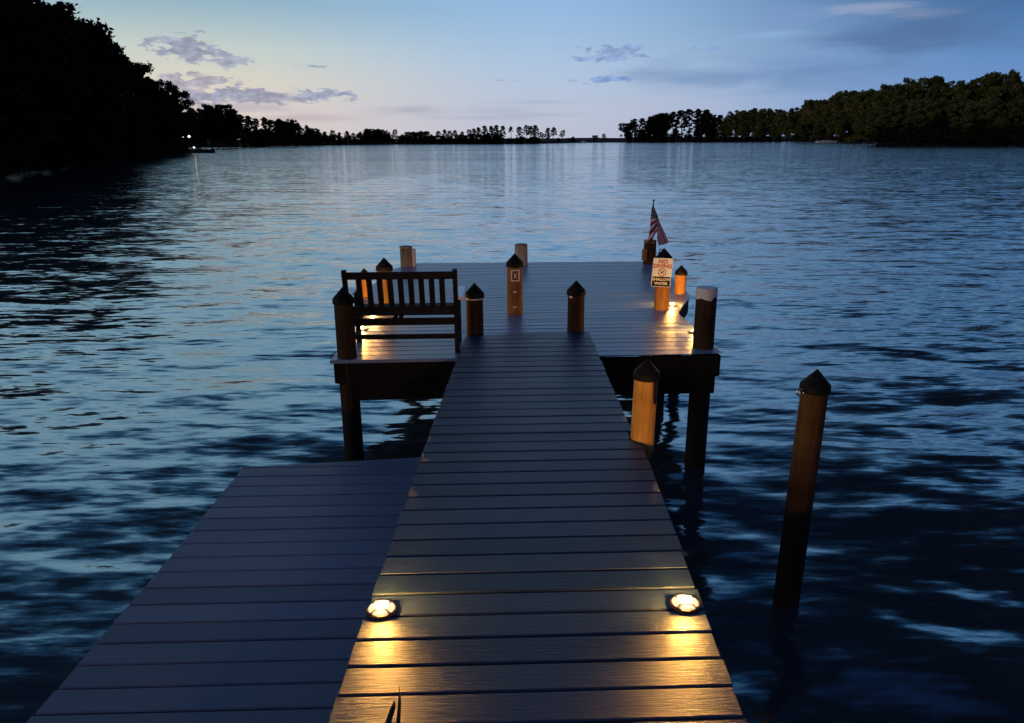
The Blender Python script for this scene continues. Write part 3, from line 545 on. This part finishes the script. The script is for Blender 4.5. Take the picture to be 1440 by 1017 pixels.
# ------------------------------------------------------------------ trees
def quads(mb_v, mb_f, tone, centres, sizes, tones):
    n = len(centres)
    a = rng.normal(size=(n, 3)); a /= np.linalg.norm(a, axis=1)[:, None]
    b = rng.normal(size=(n, 3)); b -= (a*b).sum(1)[:, None]*a; b /= np.linalg.norm(b, axis=1)[:, None]
    o = len(mb_v)
    s = sizes[:, None]; k = rng.uniform(.45, .8, n)[:, None]
    for sa, sb in ((-1, -.35), (.1, -1), (1, .2), (-.1, .9)):
        pass
    V = np.stack([centres - a*s, centres - b*s*k, centres + a*s, centres + b*s*k], 1).reshape(-1, 3)
    base = sum(len(x) for x in mb_v)
    mb_v.append(V); mb_f.append(np.arange(4*n).reshape(n, 4) + base); tone.append(tones)
def leaf_mesh(name, clusters, per, size, m, flat=1.0):
    V, F, T = [], [], []
    for (cx, cy, cz, r) in clusters:
        n = int(per*(r/1.4)**1.6) + 8
        d = rng.normal(size=(n, 3)); d /= np.linalg.norm(d, axis=1)[:, None]
        rad = r*rng.uniform(.15, 1.0, n)**.55*(1 + .3*np.sin(d[:, 0]*5 + cx)*np.cos(d[:, 2]*4 + cy))
        p = d*rad[:, None]*np.array([1, 1, flat]) + np.array([cx, cy, cz])
        quads(V, F, T, p, size*rng.uniform(.5, 1.25, n), np.clip(rng.normal(.5, .10, n) + rng.uniform(-.30, .30), 0, 1))
    V = np.concatenate(V); F = np.concatenate(F); T = np.concatenate(T)
    me = bpy.data.meshes.new(name); me.from_pydata(V.tolist(), [], F.tolist())
    me.attributes.new('tone', 'FLOAT', 'FACE').data.foreach_set('value', T.astype(np.float32)); me.materials.append(m); me.update()
    return me
def proto(kind, seed, leaf):
    """18 m tree of one habit: returns (trunk mesh, crown mesh)"""
    global rng
    rng = np.random.default_rng(seed); rd = random.Random(seed)
    H_ = 18.0; mb = MB(); cl = []
    if kind in 'abc':
        wid = {'a': 6.2, 'b': 5.0, 'c': 5.6}[kind]; lo_ = {'a': .15, 'b': .12, 'c': .17}[kind]; n = {'a': 96, 'b': 88, 'c': 84}[kind]
        lean = (rd.uniform(-.8, .8), rd.uniform(-.8, .8))
        ax = lambda z: Vector((lean[0]*z/H_ + .3*math.sin(z*.4), lean[1]*z/H_ + .3*math.cos(z*.33) - .3, z))
        mb.tube([ax(z) for z in (-1, 0, 2, 5, 8, 11, 14)], [.52, .42, .34, .28, .22, .15, .06], 7)
        for i in range(n):
            t = rd.uniform(0, 1)**.75; z = H_*(lo_ + (0.955 - lo_)*t)
            rr = wid*(math.sin(math.pi*min(1, .22 + .78*(1 - t)**.8))**.7 if kind != 'b' else (1 - t**2.2)**.55*.95)
            a = rd.uniform(0, 6.283); q = rr*rd.uniform(.35, 1.0)**.5*(1 + .25*math.sin(2*a + seed))
            r = rd.uniform(.95, 1.9)*(1.15 - .42*t)
            c = ax(min(z, 14)); c = Vector((c.x + q*math.cos(a), c.y + q*math.sin(a), min(z, H_ - r*.85))); cl.append((*c, r))
            if i % 3 == 0:
                s = ax(max(2.5, min(12, z - rd.uniform(2.5, 5)))); mid = s.lerp(c, .5) + Vector((0, 0, .5))
                mb.tube([s, mid, c], [.14, .09, .03], 5)
        cl += [(*(ax(H_*f)), 2.6) for f in (.35, .5, .65, .78)]
        cr = leaf_mesh('crown', cl, 150, .35, leaf, .8)
    else:
        lo_ = {'p': .42, 'q': .22, 's': .62}[kind]; n = {'p': 24, 'q': 34, 's': 10}[kind]; wid = {'p': 3.9, 'q': 3.6, 's': 2.3}[kind]
        ax = lambda z: Vector((.35*math.sin(z*.22 + seed), .3*math.cos(z*.2), z))
        mb.tube([ax(z) for z in (-1, 0, 4, 8, 12, 15, 17)], [.34, .30, .25, .21, .16, .11, .04], 6)
        for i in range(n):
            t = (i + rd.random())/n; z = H_*(lo_ + (.95 - lo_)*t)
            a = i*2.4 + rd.uniform(-.6, .6); q = wid*(1 - .62*t**1.6)*rd.uniform(.25, 1); r = rd.uniform(.75, 1.45)
            c0 = ax(z); c = Vector((c0.x + q*math.cos(a), c0.y + q*math.sin(a), min(z + .5, H_ - r*.6))); cl.append((*c, r))
            mb.tube([ax(z - .8), c], [.08, .03], 4)
        cl.append((*ax(H_*.955), 1.0))
        cr = leaf_mesh('crown', cl, 95, .40, leaf, .62)
    tm = mb.build('trunk', M['bark'], None, True)
    me = tm.data; bpy.data.objects.remove(tm)
    return me, cr
PROTO = {}
for k, v in {'a': (3, 21), 'b': (5, 33), 'c': (8, 47), 'p': (12, 55, 61), 'q': (14, 71), 's': (17,)}.items():
    lf = M['needles'] if k in 'pqs' else M['leaf']
    PROTO[k] = [proto(k, s, lf) for s in v]
OL = {k: [(t, c.copy()) for t, c in PROTO[k]] for k in 'abc'}
for k in OL:
    for t, c in OL[k]: c.materials[0] = M['leaf_olive']
ONES = ['', 'first', 'second', 'third', 'fourth', 'fifth', 'sixth', 'seventh', 'eighth', 'ninth', 'tenth', 'eleventh', 'twelfth', 'thirteenth', 'fourteenth', 'fifteenth', 'sixteenth', 'seventeenth', 'eighteenth', 'nineteenth', 'twentieth', 'twenty-first', 'twenty-second', 'twenty-third', 'twenty-fourth', 'twenty-fifth', 'twenty-sixth', 'twenty-seventh', 'twenty-eighth', 'twenty-ninth', 'thirtieth']
INFO = {  # label pattern (shared when nothing tells the trees apart), group, olive?, landmark end first?
 'point': ('{n} skyline tree from the tip of the near black wooded point', 'skyline trees on the near wooded point', 0, -1),
 'pointfill': ('black tree lost in the mass of the near wooded point', 'trees inside the near wooded point', 0, 0),
 'cove': ('{n} leafy tree of the cove grove counted from the near wooded point', 'trees in the cove past the near point', 0, 1),
 'covefill': ('low dark tree filling the cove behind the near wooded point', 'low trees in the cove', 0, 0),
 'farwest': ('{n} dark tree of the descending shore row counted from the cove grove', 'trees of the descending shore row', 0, 1),
 'farwestfill': ('low bushy tree among the trunks of the descending shore row', 'low trees of the descending shore row', 0, 0),
 'farmid': ('{n} small tree of the distant shore row counted from the open gap', 'trees of the distant shore row', 0, -1),
 'farmidfill': ('low bushy tree under the small pines of the distant shore row', 'low trees of the distant shore row', 0, 0),
 'clump': ('{n} tree of the isolated dark clump counted from the open gap', 'trees of the isolated clump', 0, 1),
 'clumpfill': ('low tree between the trunks of the isolated dark clump', 'low trees of the isolated clump', 0, 0),
 'hill': ('{n} tree of the rising wooded hill counted from the isolated clump', 'trees on the rising hill', 1, 1),
 'hillfill': ('low olive tree on the face of the rising wooded hill', 'low trees on the rising hill', 1, 0),
 'head': ('{n} tall tree of the nearer dark headland counted from its tip', 'tall trees on the nearer headland', 1, 1),
 'headfill': ('low dark tree filling the face of the nearer headland', 'low trees on the nearer headland', 1, 0)}
for g, rows in TREES.items():
    pat, grp, olive, order = INFO[g]; pine = set('pqs')
    rank = sorted(range(len(rows)), key=lambda i: order*rows[i][0]/rows[i][1])
    num = {i: r + 1 for r, i in enumerate(rank)}
    for i, (x, y, z, h, k, wf, rz) in enumerate(rows):
        src = (OL if olive and k in OL else PROTO)[k]; tm, cm = src[i % len(src)]
        t = thing('pine_tree' if k in pine else 'broadleaf_tree', pat.format(n=ONES[num[i]]), 'tree', (x, y, z), grp, rz)
        s = h/18.0; w = max(s*1.08, .55*s + .28)*wf if k not in pine else max(s*1.25, .5*s + .38)*wf
        if h < 9 and k not in pine: w = s*1.5*wf
        t.scale = (w, w, s)
        for nm, me in (('trunk', tm), ('crown', cm)):
            o = bpy.data.objects.new(nm, me); COL.objects.link(o); o.parent = t

# undergrowth along each bank: uncountable leaf clumps
def undergrowth(label, path, depth, h, step, leaf, size=.5):
    cl = []; pts = [Vector(p) for p in path]
    for i in range(len(pts) - 1):
        n = max(2, int((pts[i+1] - pts[i]).length/step))
        for k in range(n):
            p = pts[i].lerp(pts[i+1], (k + random.random()*.8)/n)
            for d in depth:
                r = random.uniform(.5, 1.)*h*.5
                cl.append((p.x + d[0] + random.uniform(-1, 1)*step*.4, p.y + d[1] + random.uniform(-1, 1)*step*.4, .6 + r*.7 + random.uniform(0, .25)*h + d[2], r))
    o = bpy.data.objects.new('undergrowth', leaf_mesh('undergrowth', cl, 60, size, leaf, .85)); COL.objects.link(o)
    tag(o, label, 'bushes', None, 'stuff')
undergrowth('black bushes along the waterline of the near wooded point', [(-44, 12), (-45, 35), (-50, 62), (-60, 100), (-71, 145), (-80, 188)], [(.4, 0, -.6), (-1, 0, .2), (-3, 0, 1.0), (-6, 0, 2.6), (-11, 1, 5.0), (-16, 2, 7.5)], 4.6, 2.2, M['leaf'], .45)
undergrowth('dark bushes along the cove and descending shore', [(-180, 310), (-150, 374), (-128, 381), (-124, 430), (-107, 488), (-78, 526)], [(0, 1, -.2), (-1.5, 4, 1), (-3, 9, 2.5)], 4.6, 2.6, M['leaf'])
undergrowth('thin dark scrub along the distant shore', [(-78, 526), (-40, 509), (-8, 494), (16, 504)], [(0, 1.5, -.2), (0, 5, .5)], 3.4, 2.2, M['leaf'])
undergrowth('sparse low scrub on the spit by the open gap', [(16, 504), (38, 563)], [(0, 2, -.2)], 1.3, 4.5, M['leaf'])
undergrowth('dark scrub at the foot of the isolated clump', [(91, 606), (125, 595), (165, 593), (200, 568)], [(.5, 2, -.2), (2, 8, 1.2), (3, 13, 3)], 4.6, 2.6, M['leaf'])
undergrowth('olive bushes at the foot of the rising hill', [(203, 562), (217, 502), (206, 466), (214, 446), (300, 420)], [(1.5, 1, -.2), (7, 4, 2.5), (14, 6, 6), (22, 9, 9)], 6.5, 3.2, M['leaf_olive'], .6)
undergrowth('dark bushes along the waterline of the nearer headland', [(141, 284), (131, 277), (141, 264), (167, 252), (231, 235)], [(.5, 1, -.2), (3, 5, 2), (6, 9, 5), (9, 14, 8)], 5.5, 2.6, M['leaf'], .5)

# ------------------------------------------------------------------ small things along the shores
bt = thing('moored_boat', 'long white boat moored under the rising wooded hill', 'boat', (196, 478, 0), rz=-.08)
mb = MB(); hull = []
for f, w, dz in ((-6.4, .9, 0), (-5, 1.3, 0), (3, 1.35, 0), (5.5, .8, .15), (6.6, .08, .35)):
    hull.append([(f, -w, .85 + dz), (f, -w*.8, -.2), (f, w*.8, -.2), (f, w, .85 + dz)])
mb.loft(hull); mb.build('hull', M['boatwhite'], bt)
mb = MB(); mb.beam((-2.5, 0, 1.05), (1.6, 0, 1.05), 1.6, .5, bev=.1); mb.build('cabin', M['boatwhite'], bt)
mb = MB(); mb.beam((-1.8, -.81, 1.1), (1.0, -.81, 1.1), .02, .22); mb.build('window', M['boatdark'], bt)
b5 = thing('motor_boat', 'tiny white boat in the open gap of the distant shore', 'boat', (56.5, 598, 0), rz=.1)
mb = MB(); mb.loft([[(f, -w, .8 + d), (f, -w*.7, -.2), (f, w*.7, -.2), (f, w, .8 + d)] for f, w, d in ((-2.2, .8, 0), (1, .85, 0), (2.8, .1, .25))]); mb.build('hull', M['boatwhite'], b5)
mb = MB(); mb.beam((-.8, 0, 1.2), (.8, 0, 1.2), 1.0, .9, bev=.15); mb.build('cabin', M['boatwhite'], b5)
def pier(label, loc, rz, length, extras):
    t = thing('wooden_pier', label, 'pier', loc, rz=rz)
    mb = MB(); mb.beam((0, 0, .75), (length, 0, .75), 1.6, .16); mb.build('deck', M['boatdark'], t)
    for k in range(int(length/2.4) + 1):
        mb = MB(); mb.lathe([(.13, -1.5), (.12, 1.3 + .5*(k % 3 == 0))], .3 + k*2.3, -.75, 8); mb.build('pile', M['boatdark'], t)
    return t
pier('low dark pier reaching out from the nearer headland', (133, 266, 0), math.pi + .03, 17, 0)
kb = thing('rowing_boat', 'dark upturned boat on the low headland pier', 'boat', (120, 266.0, .85), rz=.1)
mb = MB(); mb.loft([[(f, w*math.cos(a), w*.7*math.sin(a)) for a in np.linspace(0, math.pi, 7)] for f, w in ((-2, .1), (-1.2, .55), (.5, .65), (2.2, .08))]); mb.build('hull', M['boatdark'], kb, True)
pier('dark pier at the tip of the near wooded point', (-88, 202, 0), -.03, 9, 0)
rb = thing('moored_skiff', 'dark skiff moored at the end of the near point pier', 'boat', (-79.5, 199.5, 0), rz=-.1)
mb = MB(); mb.loft([[(f, -w, .75 + d), (f, -w*.7, -.2), (f, w*.7, -.2), (f, w, .75 + d)] for f, w, d in ((-2.6, .9, 0), (1, 1., 0), (2.4, .5, .15), (3.0, .1, .3))]); mb.build('hull', M['boatdark'], rb)
mb = MB(); mb.beam((-1.9, 0, .95), (-1.2, 0, .95), .5, .7, bev=.1); mb.build('outboard_motor', M['boatdark'], rb)
for lb, loc, h, r in (('tall pale shore lamp behind the near point pier', (-82.4, 198.2, .5), 3.3, .34), ('pale shore lamp just inland of the taller one', (-84.6, 199.5, .8), 3.0, .22), ('low pale lamp on the near point pier', (-81.4, 198.0, .3), .9, .24)):
    t = thing('shore_lamp', lb, 'lamp', loc, 'lamps on the near point')
    mb = MB(); mb.tube([(0, 0, 0), (0, 0, h)], .05, 8); mb.build('lamp_post', M['cap'], t)
    mb = MB(); mb.lathe([(.05, h), (r, h + r*.6), (r, h + r*1.1), (.05, h + r*1.8)], 0, 0, 12); mb.build('globe', M['shorebulb'], t, True)
t = thing('channel_marker', 'thin dark channel marker in the water by the open gap', 'marker', (49.5, 420, 0))
mb = MB(); mb.lathe([(.12, -1.5), (.12, 1.0)], 0, 0, 8); mb.build('pole', M['boatdark'], t)
mb = MB(); mb.beam((-.35, 0, 1.1), (.35, 0, 1.1), .05, .6, bev=.02); mb.build('board', M['boatdark'], t)

# ------------------------------------------------------------------ water: real waves near, the same sheet out to the horizon
ra = np.concatenate([np.geomspace(.6, 70, 470), np.geomspace(74, 9000, 70)])
an = np.concatenate([np.linspace(-180, -62, 30)[:-1], np.linspace(-62, 62, 560), np.linspace(62, 180, 30)[1:]])
A, Rr = np.meshgrid(np.radians(an), ra); X = Rr*np.sin(A); Yw = Rr*np.cos(A); Z = np.zeros_like(X)
wr = np.random.default_rng(2)
sp = np.maximum(np.gradient(ra)[:, None], ra[:, None]*.0039)*np.ones_like(X)
NW = 64; patch = .75 + .35*np.sin(X*.21 + .6*np.sin(Yw*.13)) * np.sin(Yw*.17 + 1.3)
for i in range(NW):
    lam = .28*(2.9/.28)**wr.random(); th = wr.normal(.18, .55); k = 2*math.pi/lam
    kx, ky = k*math.sin(th), k*math.cos(th); amp = WSLOPE*math.sqrt(2/NW)/k
    fade = np.clip((lam/sp - 2.5)/3.0, 0, 1)
    Z += amp*fade*np.sin(kx*X + ky*Yw + wr.uniform(0, 6.28) + .6*np.sin(.35*k*(X*.3 - Yw*.2)/3))
Z *= patch
n0, n1 = X.shape
idx = np.arange(n0*n1).reshape(n0, n1)
F = np.stack([idx[:-1, :-1], idx[:-1, 1:], idx[1:, 1:], idx[1:, :-1]], -1).reshape(-1, 4)
me = bpy.data.meshes.new('water'); me.from_pydata(np.stack([X, Yw, Z], -1).reshape(-1, 3).tolist(), [], F[:, ::-1].tolist())
me.polygons.foreach_set('use_smooth', [True]*len(me.polygons))
m, nt, b = mat('lake_water'); L = nt.links
b.inputs['Base Color'].default_value = (.18, .255, .30, 1); b.inputs['Metallic'].default_value = .84; b.inputs['Roughness'].default_value = .08; b.inputs['IOR'].default_value = WIOR
tc = nd(nt, 'ShaderNodeTexCoord')
def wn(sx, sy, sc, det, rot=0.0, out='Color'):
    mp = nd(nt, 'ShaderNodeMapping'); mp.inputs['Scale'].default_value = (sx, sy, 1); mp.inputs['Rotation'].default_value = (0, 0, rot); L.new(tc.outputs['Object'], mp.inputs['Vector'])
    n = nd(nt, 'ShaderNodeTexNoise', i_Scale=sc, i_Detail=det, i_Roughness=.55); L.new(mp.outputs[0], n.inputs['Vector']); return n.outputs[out]
def vm(op, a, c):
    n = nt.nodes.new('ShaderNodeVectorMath'); n.operation = op
    for k_, q in enumerate((a, c)):
        if isinstance(q, tuple): n.inputs[k_].default_value = q
        else: L.new(q, n.inputs[k_])
    return n.outputs[0]
# ripples as slopes: two scales of wavelets, strengthened where gusts cross the lake
ripple = vm('ADD', vm('MULTIPLY', vm('SUBTRACT', wn(.30, 1.3, 8.0, 6, .12), (.5, .5, .5)), (.65, 1.0, 0)), vm('MULTIPLY', vm('SUBTRACT', wn(.33, 1.3, 1.7, 3, -.10), (.5, .5, .5)), (.45, .75, 0)))
gust = nd(nt, 'ShaderNodeMapRange'); L.new(wn(.22, 1, .03, 4, .06, 'Fac'), gust.inputs['Value'])
gust.inputs['From Min'].default_value = .35; gust.inputs['From Max'].default_value = .65; gust.inputs['To Min'].default_value = .6*WBUMP; gust.inputs['To Max'].default_value = 1.25*WBUMP
sy_ = nd(nt, 'ShaderNodeSeparateXYZ'); L.new(tc.outputs['Object'], sy_.inputs[0])
opn = nd(nt, 'ShaderNodeMapRange', interpolation_type='SMOOTHSTEP'); L.new(sy_.outputs['Y'], opn.inputs['Value'])
opn.inputs['From Min'].default_value = 15; opn.inputs['From Max'].default_value = 130; opn.inputs['To Min'].default_value = 1.0; opn.inputs['To Max'].default_value = 2.8   # the open lake is rougher than the sheltered dock
gm_ = nd(nt, 'ShaderNodeMath', operation='MULTIPLY'); L.new(gust.outputs[0], gm_.inputs[0]); L.new(opn.outputs[0], gm_.inputs[1])
gv = nd(nt, 'ShaderNodeCombineXYZ')
for k_ in 'XYZ': L.new(gm_.outputs[0], gv.inputs[k_])
gn = nd(nt, 'ShaderNodeNewGeometry')
nrm = nt.nodes.new('ShaderNodeVectorMath'); nrm.operation = 'NORMALIZE'
L.new(vm('ADD', vm('MULTIPLY', ripple, gv.outputs[0]), gn.outputs['Normal']), nrm.inputs[0]); L.new(nrm.outputs[0], b.inputs['Normal'])
me.materials.append(m); o = bpy.data.objects.new('water', me); COL.objects.link(o); tag(o, kind='structure')
me2 = bpy.data.meshes.new('lake_bed'); me2.from_pydata([(-9000, -9000, -1.55), (9000, -9000, -1.55), (9000, 9000, -1.55), (-9000, 9000, -1.55)], [], [(0, 1, 2, 3)]); me2.materials.append(M['soil'])
o = bpy.data.objects.new('lake_bed', me2); COL.objects.link(o); tag(o, kind='structure')

# ------------------------------------------------------------------ dusk sky
w = bpy.data.worlds.new('World'); S.world = w; w.use_nodes = True; nt = w.node_tree; L = nt.links
bg = nt.nodes['Background']
def lin(c): return tuple((x/255/12.92 if x/255 <= .04045 else ((x/255 + .055)/1.055)**2.4) for x in c)
mm = lambda op, a, c=None, d=None: mth(op, a, c, d, nt)
tc = nd(nt, 'ShaderNodeTexCoord'); sx = nd(nt, 'ShaderNodeSeparateXYZ'); L.new(tc.outputs['Generated'], sx.inputs[0])
el = mm('MULTIPLY', mm('ARCSINE', sx.outputs['Z']), 180/math.pi); az = mm('MULTIPLY', mm('ARCTAN2', sx.outputs['X'], sx.outputs['Y']), 180/math.pi)
fac = mm('SQRT', mm('MAXIMUM', mm('DIVIDE', el, 90), 0))
def sky(rows): return ramp(nt, [(math.sqrt(e/90), lin(c)) for e, c in rows])
SKY = [(-24, sky([(0, (224, 206, 198)), (2, (218, 206, 198)), (4, (216, 210, 194)), (6, (194, 206, 200)), (9, (142, 176, 194)), (13, (180, 216, 234)), (19, (160, 204, 230)), (25, (56, 100, 136)), (31, (9, 28, 46)), (42, (2, 8, 18)), (58, (26, 52, 96)), (90, (44, 82, 140))])),  # above the frame: bright band, dark belt, zenith invented to light water and deck
       (2, sky([(0, (188, 190, 208)), (2, (184, 194, 214)), (5, (170, 194, 222)), (9.3, (142, 182, 222)), (13, (166, 210, 250)), (19, (140, 192, 242)), (26, (44, 96, 152)), (32, (9, 30, 58)), (42, (2, 9, 22)), (58, (26, 52, 96)), (90, (44, 82, 140))])),
       (31, sky([(0, (108, 152, 208)), (2, (112, 152, 206)), (5, (92, 138, 192)), (9, (56, 102, 152)), (13, (130, 178, 224)), (15, (92, 146, 196)), (20, (24, 56, 90)), (25, (3, 11, 22)), (42, (1, 3, 8)), (58, (26, 52, 96)), (90, (44, 82, 140))])),
       (75, sky([(0, (92, 96, 124)), (9, (74, 86, 122)), (30, (32, 50, 86)), (44, (12, 28, 56)), (58, (26, 52, 96)), (90, (44, 82, 140))]))]
for _, r in SKY: L.new(fac, r.inputs['Fac'])
def smooth(x, a, c):
    n = nd(nt, 'ShaderNodeMapRange', interpolation_type='SMOOTHSTEP'); L.new(x, n.inputs['Value']); n.inputs['From Min'].default_value = a; n.inputs['From Max'].default_value = c; return n.outputs[0]
def mix(f, a, c):
    n = nd(nt, 'ShaderNodeMix', data_type='RGBA')
    if isinstance(f, (int, float)): n.inputs['Factor'].default_value = f
    else: L.new(f, n.inputs['Factor'])
    for s, q in (('A', a), ('B', c)):
        if isinstance(q, tuple): n.inputs[s].default_value = (*q, 1)
        else: L.new(q, n.inputs[s])
    return n.outputs['Result']
col = mix(smooth(az, -24, 4), SKY[0][1].outputs[0], SKY[1][1].outputs[0])
col = mix(smooth(az, 2, 33), col, SKY[2][1].outputs[0])
col = mix(smooth(mm('ABSOLUTE', az), 38, 90), col, SKY[3][1].outputs[0])
cv = nd(nt, 'ShaderNodeCombineXYZ'); L.new(mm('MULTIPLY', az, .75), cv.inputs['X']); L.new(mm('MULTIPLY', el, 2.0), cv.inputs['Y'])
nA = nd(nt, 'ShaderNodeTexNoise', i_Scale=1.0, i_Detail=7, i_Roughness=.6, i_Distortion=.3); L.new(cv.outputs[0], nA.inputs['Vector'])
cv2 = nd(nt, 'ShaderNodeCombineXYZ'); L.new(mm('MULTIPLY', az, .14), cv2.inputs['X']); L.new(mm('MULTIPLY', el, .75), cv2.inputs['Y'])
nB = nd(nt, 'ShaderNodeTexNoise', i_Scale=1.0, i_Detail=5, i_Roughness=.5, i_Distortion=.6); L.new(cv2.outputs[0], nB.inputs['Vector'])
cv3 = nd(nt, 'ShaderNodeCombineXYZ'); L.new(mm('MULTIPLY', az, 1.3), cv3.inputs['X']); L.new(mm('MULTIPLY', mm('ADD', el, .12), 3.0), cv3.inputs['Y'])
nC = nd(nt, 'ShaderNodeTexNoise', i_Scale=1.0, i_Detail=6, i_Roughness=.6); L.new(cv3.outputs[0], nC.inputs['Vector'])
def cloud(a, e, sa, se, c, op, hard=True, amp=2.1):
    global col
    da = mm('DIVIDE', mm('SUBTRACT', az, a), sa); de = mm('DIVIDE', mm('SUBTRACT', el, e), se)
    d = mm('SQRT', mm('ADD', mm('MULTIPLY', da, da), mm('MULTIPLY', de, de)))
    n = (nA if hard else nB).outputs['Fac']
    v = mm('ADD', mm('SUBTRACT', 1.0, d), mm('MULTIPLY', mm('SUBTRACT', n, .5), amp*2))
    f = mm('MULTIPLY', smooth(v, .08, .50) if hard else smooth(v, 0, 1.2), op)
    if hard:
        tone = smooth(nC.outputs['Fac'], .38, .66); c = mix(tone, lin(c), lin(tuple(min(255, q*1.16 + 6) for q in c)))
        col = mix(f, col, c)
    else: col = mix(f, col, lin(c))
# soft high bands, then the crisp dusk clouds
cloud(20, 4.4, 15, 1.8, (102, 138, 184), .95, False, .8)
cloud(28, 6.3, 9, 1.9, (76, 106, 150), .85, False, .9)
cloud(20, 7.7, 4.5, 1.0, (120, 152, 198), .8, False, 1.2)
cloud(24.3, 7.85, 3.4, .7, (150, 164, 194), .75, False, 1.8)
cloud(26.5, 7.5, 3, .5, (128, 142, 176), .6, False, 1.6)
cloud(18, 6.7, 3.5, .35, (145, 182, 222), .6, False, 1.0)
cloud(9, 2.4, 9, 1.0, (178, 188, 212), .5, False, 1.0)
cloud(-7.4, 2.05, 5.0, .6, (154, 160, 184), .85, False, .9)
cloud(-2, 1.5, 7, .35, (164, 170, 194), .6, False, 1.0)
cloud(2.5, 2.6, 5, .35, (158, 172, 200), .6, False, 1.0)
cloud(-19.5, 2.2, 5, .5, (176, 172, 186), .7, False, 1.0)
cloud(-15, 1.6, 6, .55, (196, 184, 194), .6, False, 1.0)
cloud(-1, 2.0, 5, .5, (160, 172, 200), .5, False, 1.0)
cloud(-22.0, 5.8, 2.7, .95, (136, 142, 162), .95)
cloud(-19.5, 5.2, 1.9, .55, (148, 154, 172), .85)
cloud(-23.2, 6.45, 1.2, .22, (150, 158, 178), .8)
cloud(-20.9, 4.0, 2.4, .42, (146, 148, 164), .85)
cloud(-22.6, 3.3, 3.4, 1.0, (158, 156, 172), .85)
cloud(-18.6, 3.0, 3.2, .55, (140, 144, 168), .9)
cloud(-18.5, 2.9, 7.5, .55, (142, 146, 166), .9, True, 1.1)
cloud(-15.5, 1.55, 5.5, .30, (188, 172, 178), .6, False, 1.0)
cloud(3, 1.7, 4, .28, (160, 172, 198), .6, False, 1.2)
cloud(-13.6, 3.15, 1.9, .46, (140, 150, 176), .95)
cloud(-14.1, 4.98, 1.0, .16, (140, 152, 172), .8)
cloud(7.4, 5.75, 3.0, .55, (124, 148, 190), .9)
cloud(6.9, 4.1, 2.2, .28, (116, 144, 192), .9)
cloud(14.5, 6.0, 1.6, .18, (122, 156, 204), .7)
cloud(-.6, 4.1, 1.0, .12, (146, 160, 194), .6)
# a trace of physical twilight scatter from the Sky Texture (sun below the horizon)
st_ = nd(nt, 'ShaderNodeTexSky', sky_type='NISHITA', sun_disc=False); st_.sun_elevation = R(-2.0); st_.sun_rotation = R(-26)
ms = nd(nt, 'ShaderNodeMix', data_type='RGBA', blend_type='ADD'); ms.inputs['Factor'].default_value = .03
L.new(col, ms.inputs['A']); L.new(st_.outputs[0], ms.inputs['B'])
L.new(ms.outputs['Result'], bg.inputs['Color']); bg.inputs['Strength'].default_value = 1.0
# weak, broad fill added from behind-left to brighten the hill trees
sl = bpy.data.lights.new('fill_sun', 'SUN'); sl.energy = .55; sl.angle = R(25); sl.color = (1, .80, .62)
so = bpy.data.objects.new('fill_sun', sl); COL.objects.link(so)
dv = Vector((math.sin(R(-112))*math.cos(R(9)), math.cos(R(-112))*math.cos(R(9)), math.sin(R(9)))); so.rotation_euler = dv.to_track_quat('Z', 'Y').to_euler()

# ------------------------------------------------------------------ camera and render settings
cd = bpy.data.cameras.new('camera'); cd.sensor_width = 36; cd.lens = 26; cd.clip_start = .05; cd.clip_end = 20000
co = bpy.data.objects.new('camera', cd); COL.objects.link(co); S.camera = co
pitch = math.atan((508.5 - 196)/1040)
co.matrix_world = Matrix.Translation((0, 0, 2.95)) @ Matrix.Rotation(math.pi/2 - pitch, 4, 'X') @ Matrix.Rotation(-math.atan(.006), 4, 'Z')
S.view_settings.view_transform = 'Standard'; S.view_settings.look = 'None'; S.view_settings.exposure = 0; S.view_settings.gamma = 1
S.render.engine = 'CYCLES'
S.cycles.use_denoising = True; S.cycles.max_bounces = 6; S.cycles.glossy_bounces = 4; S.cycles.sample_clamp_indirect = 6
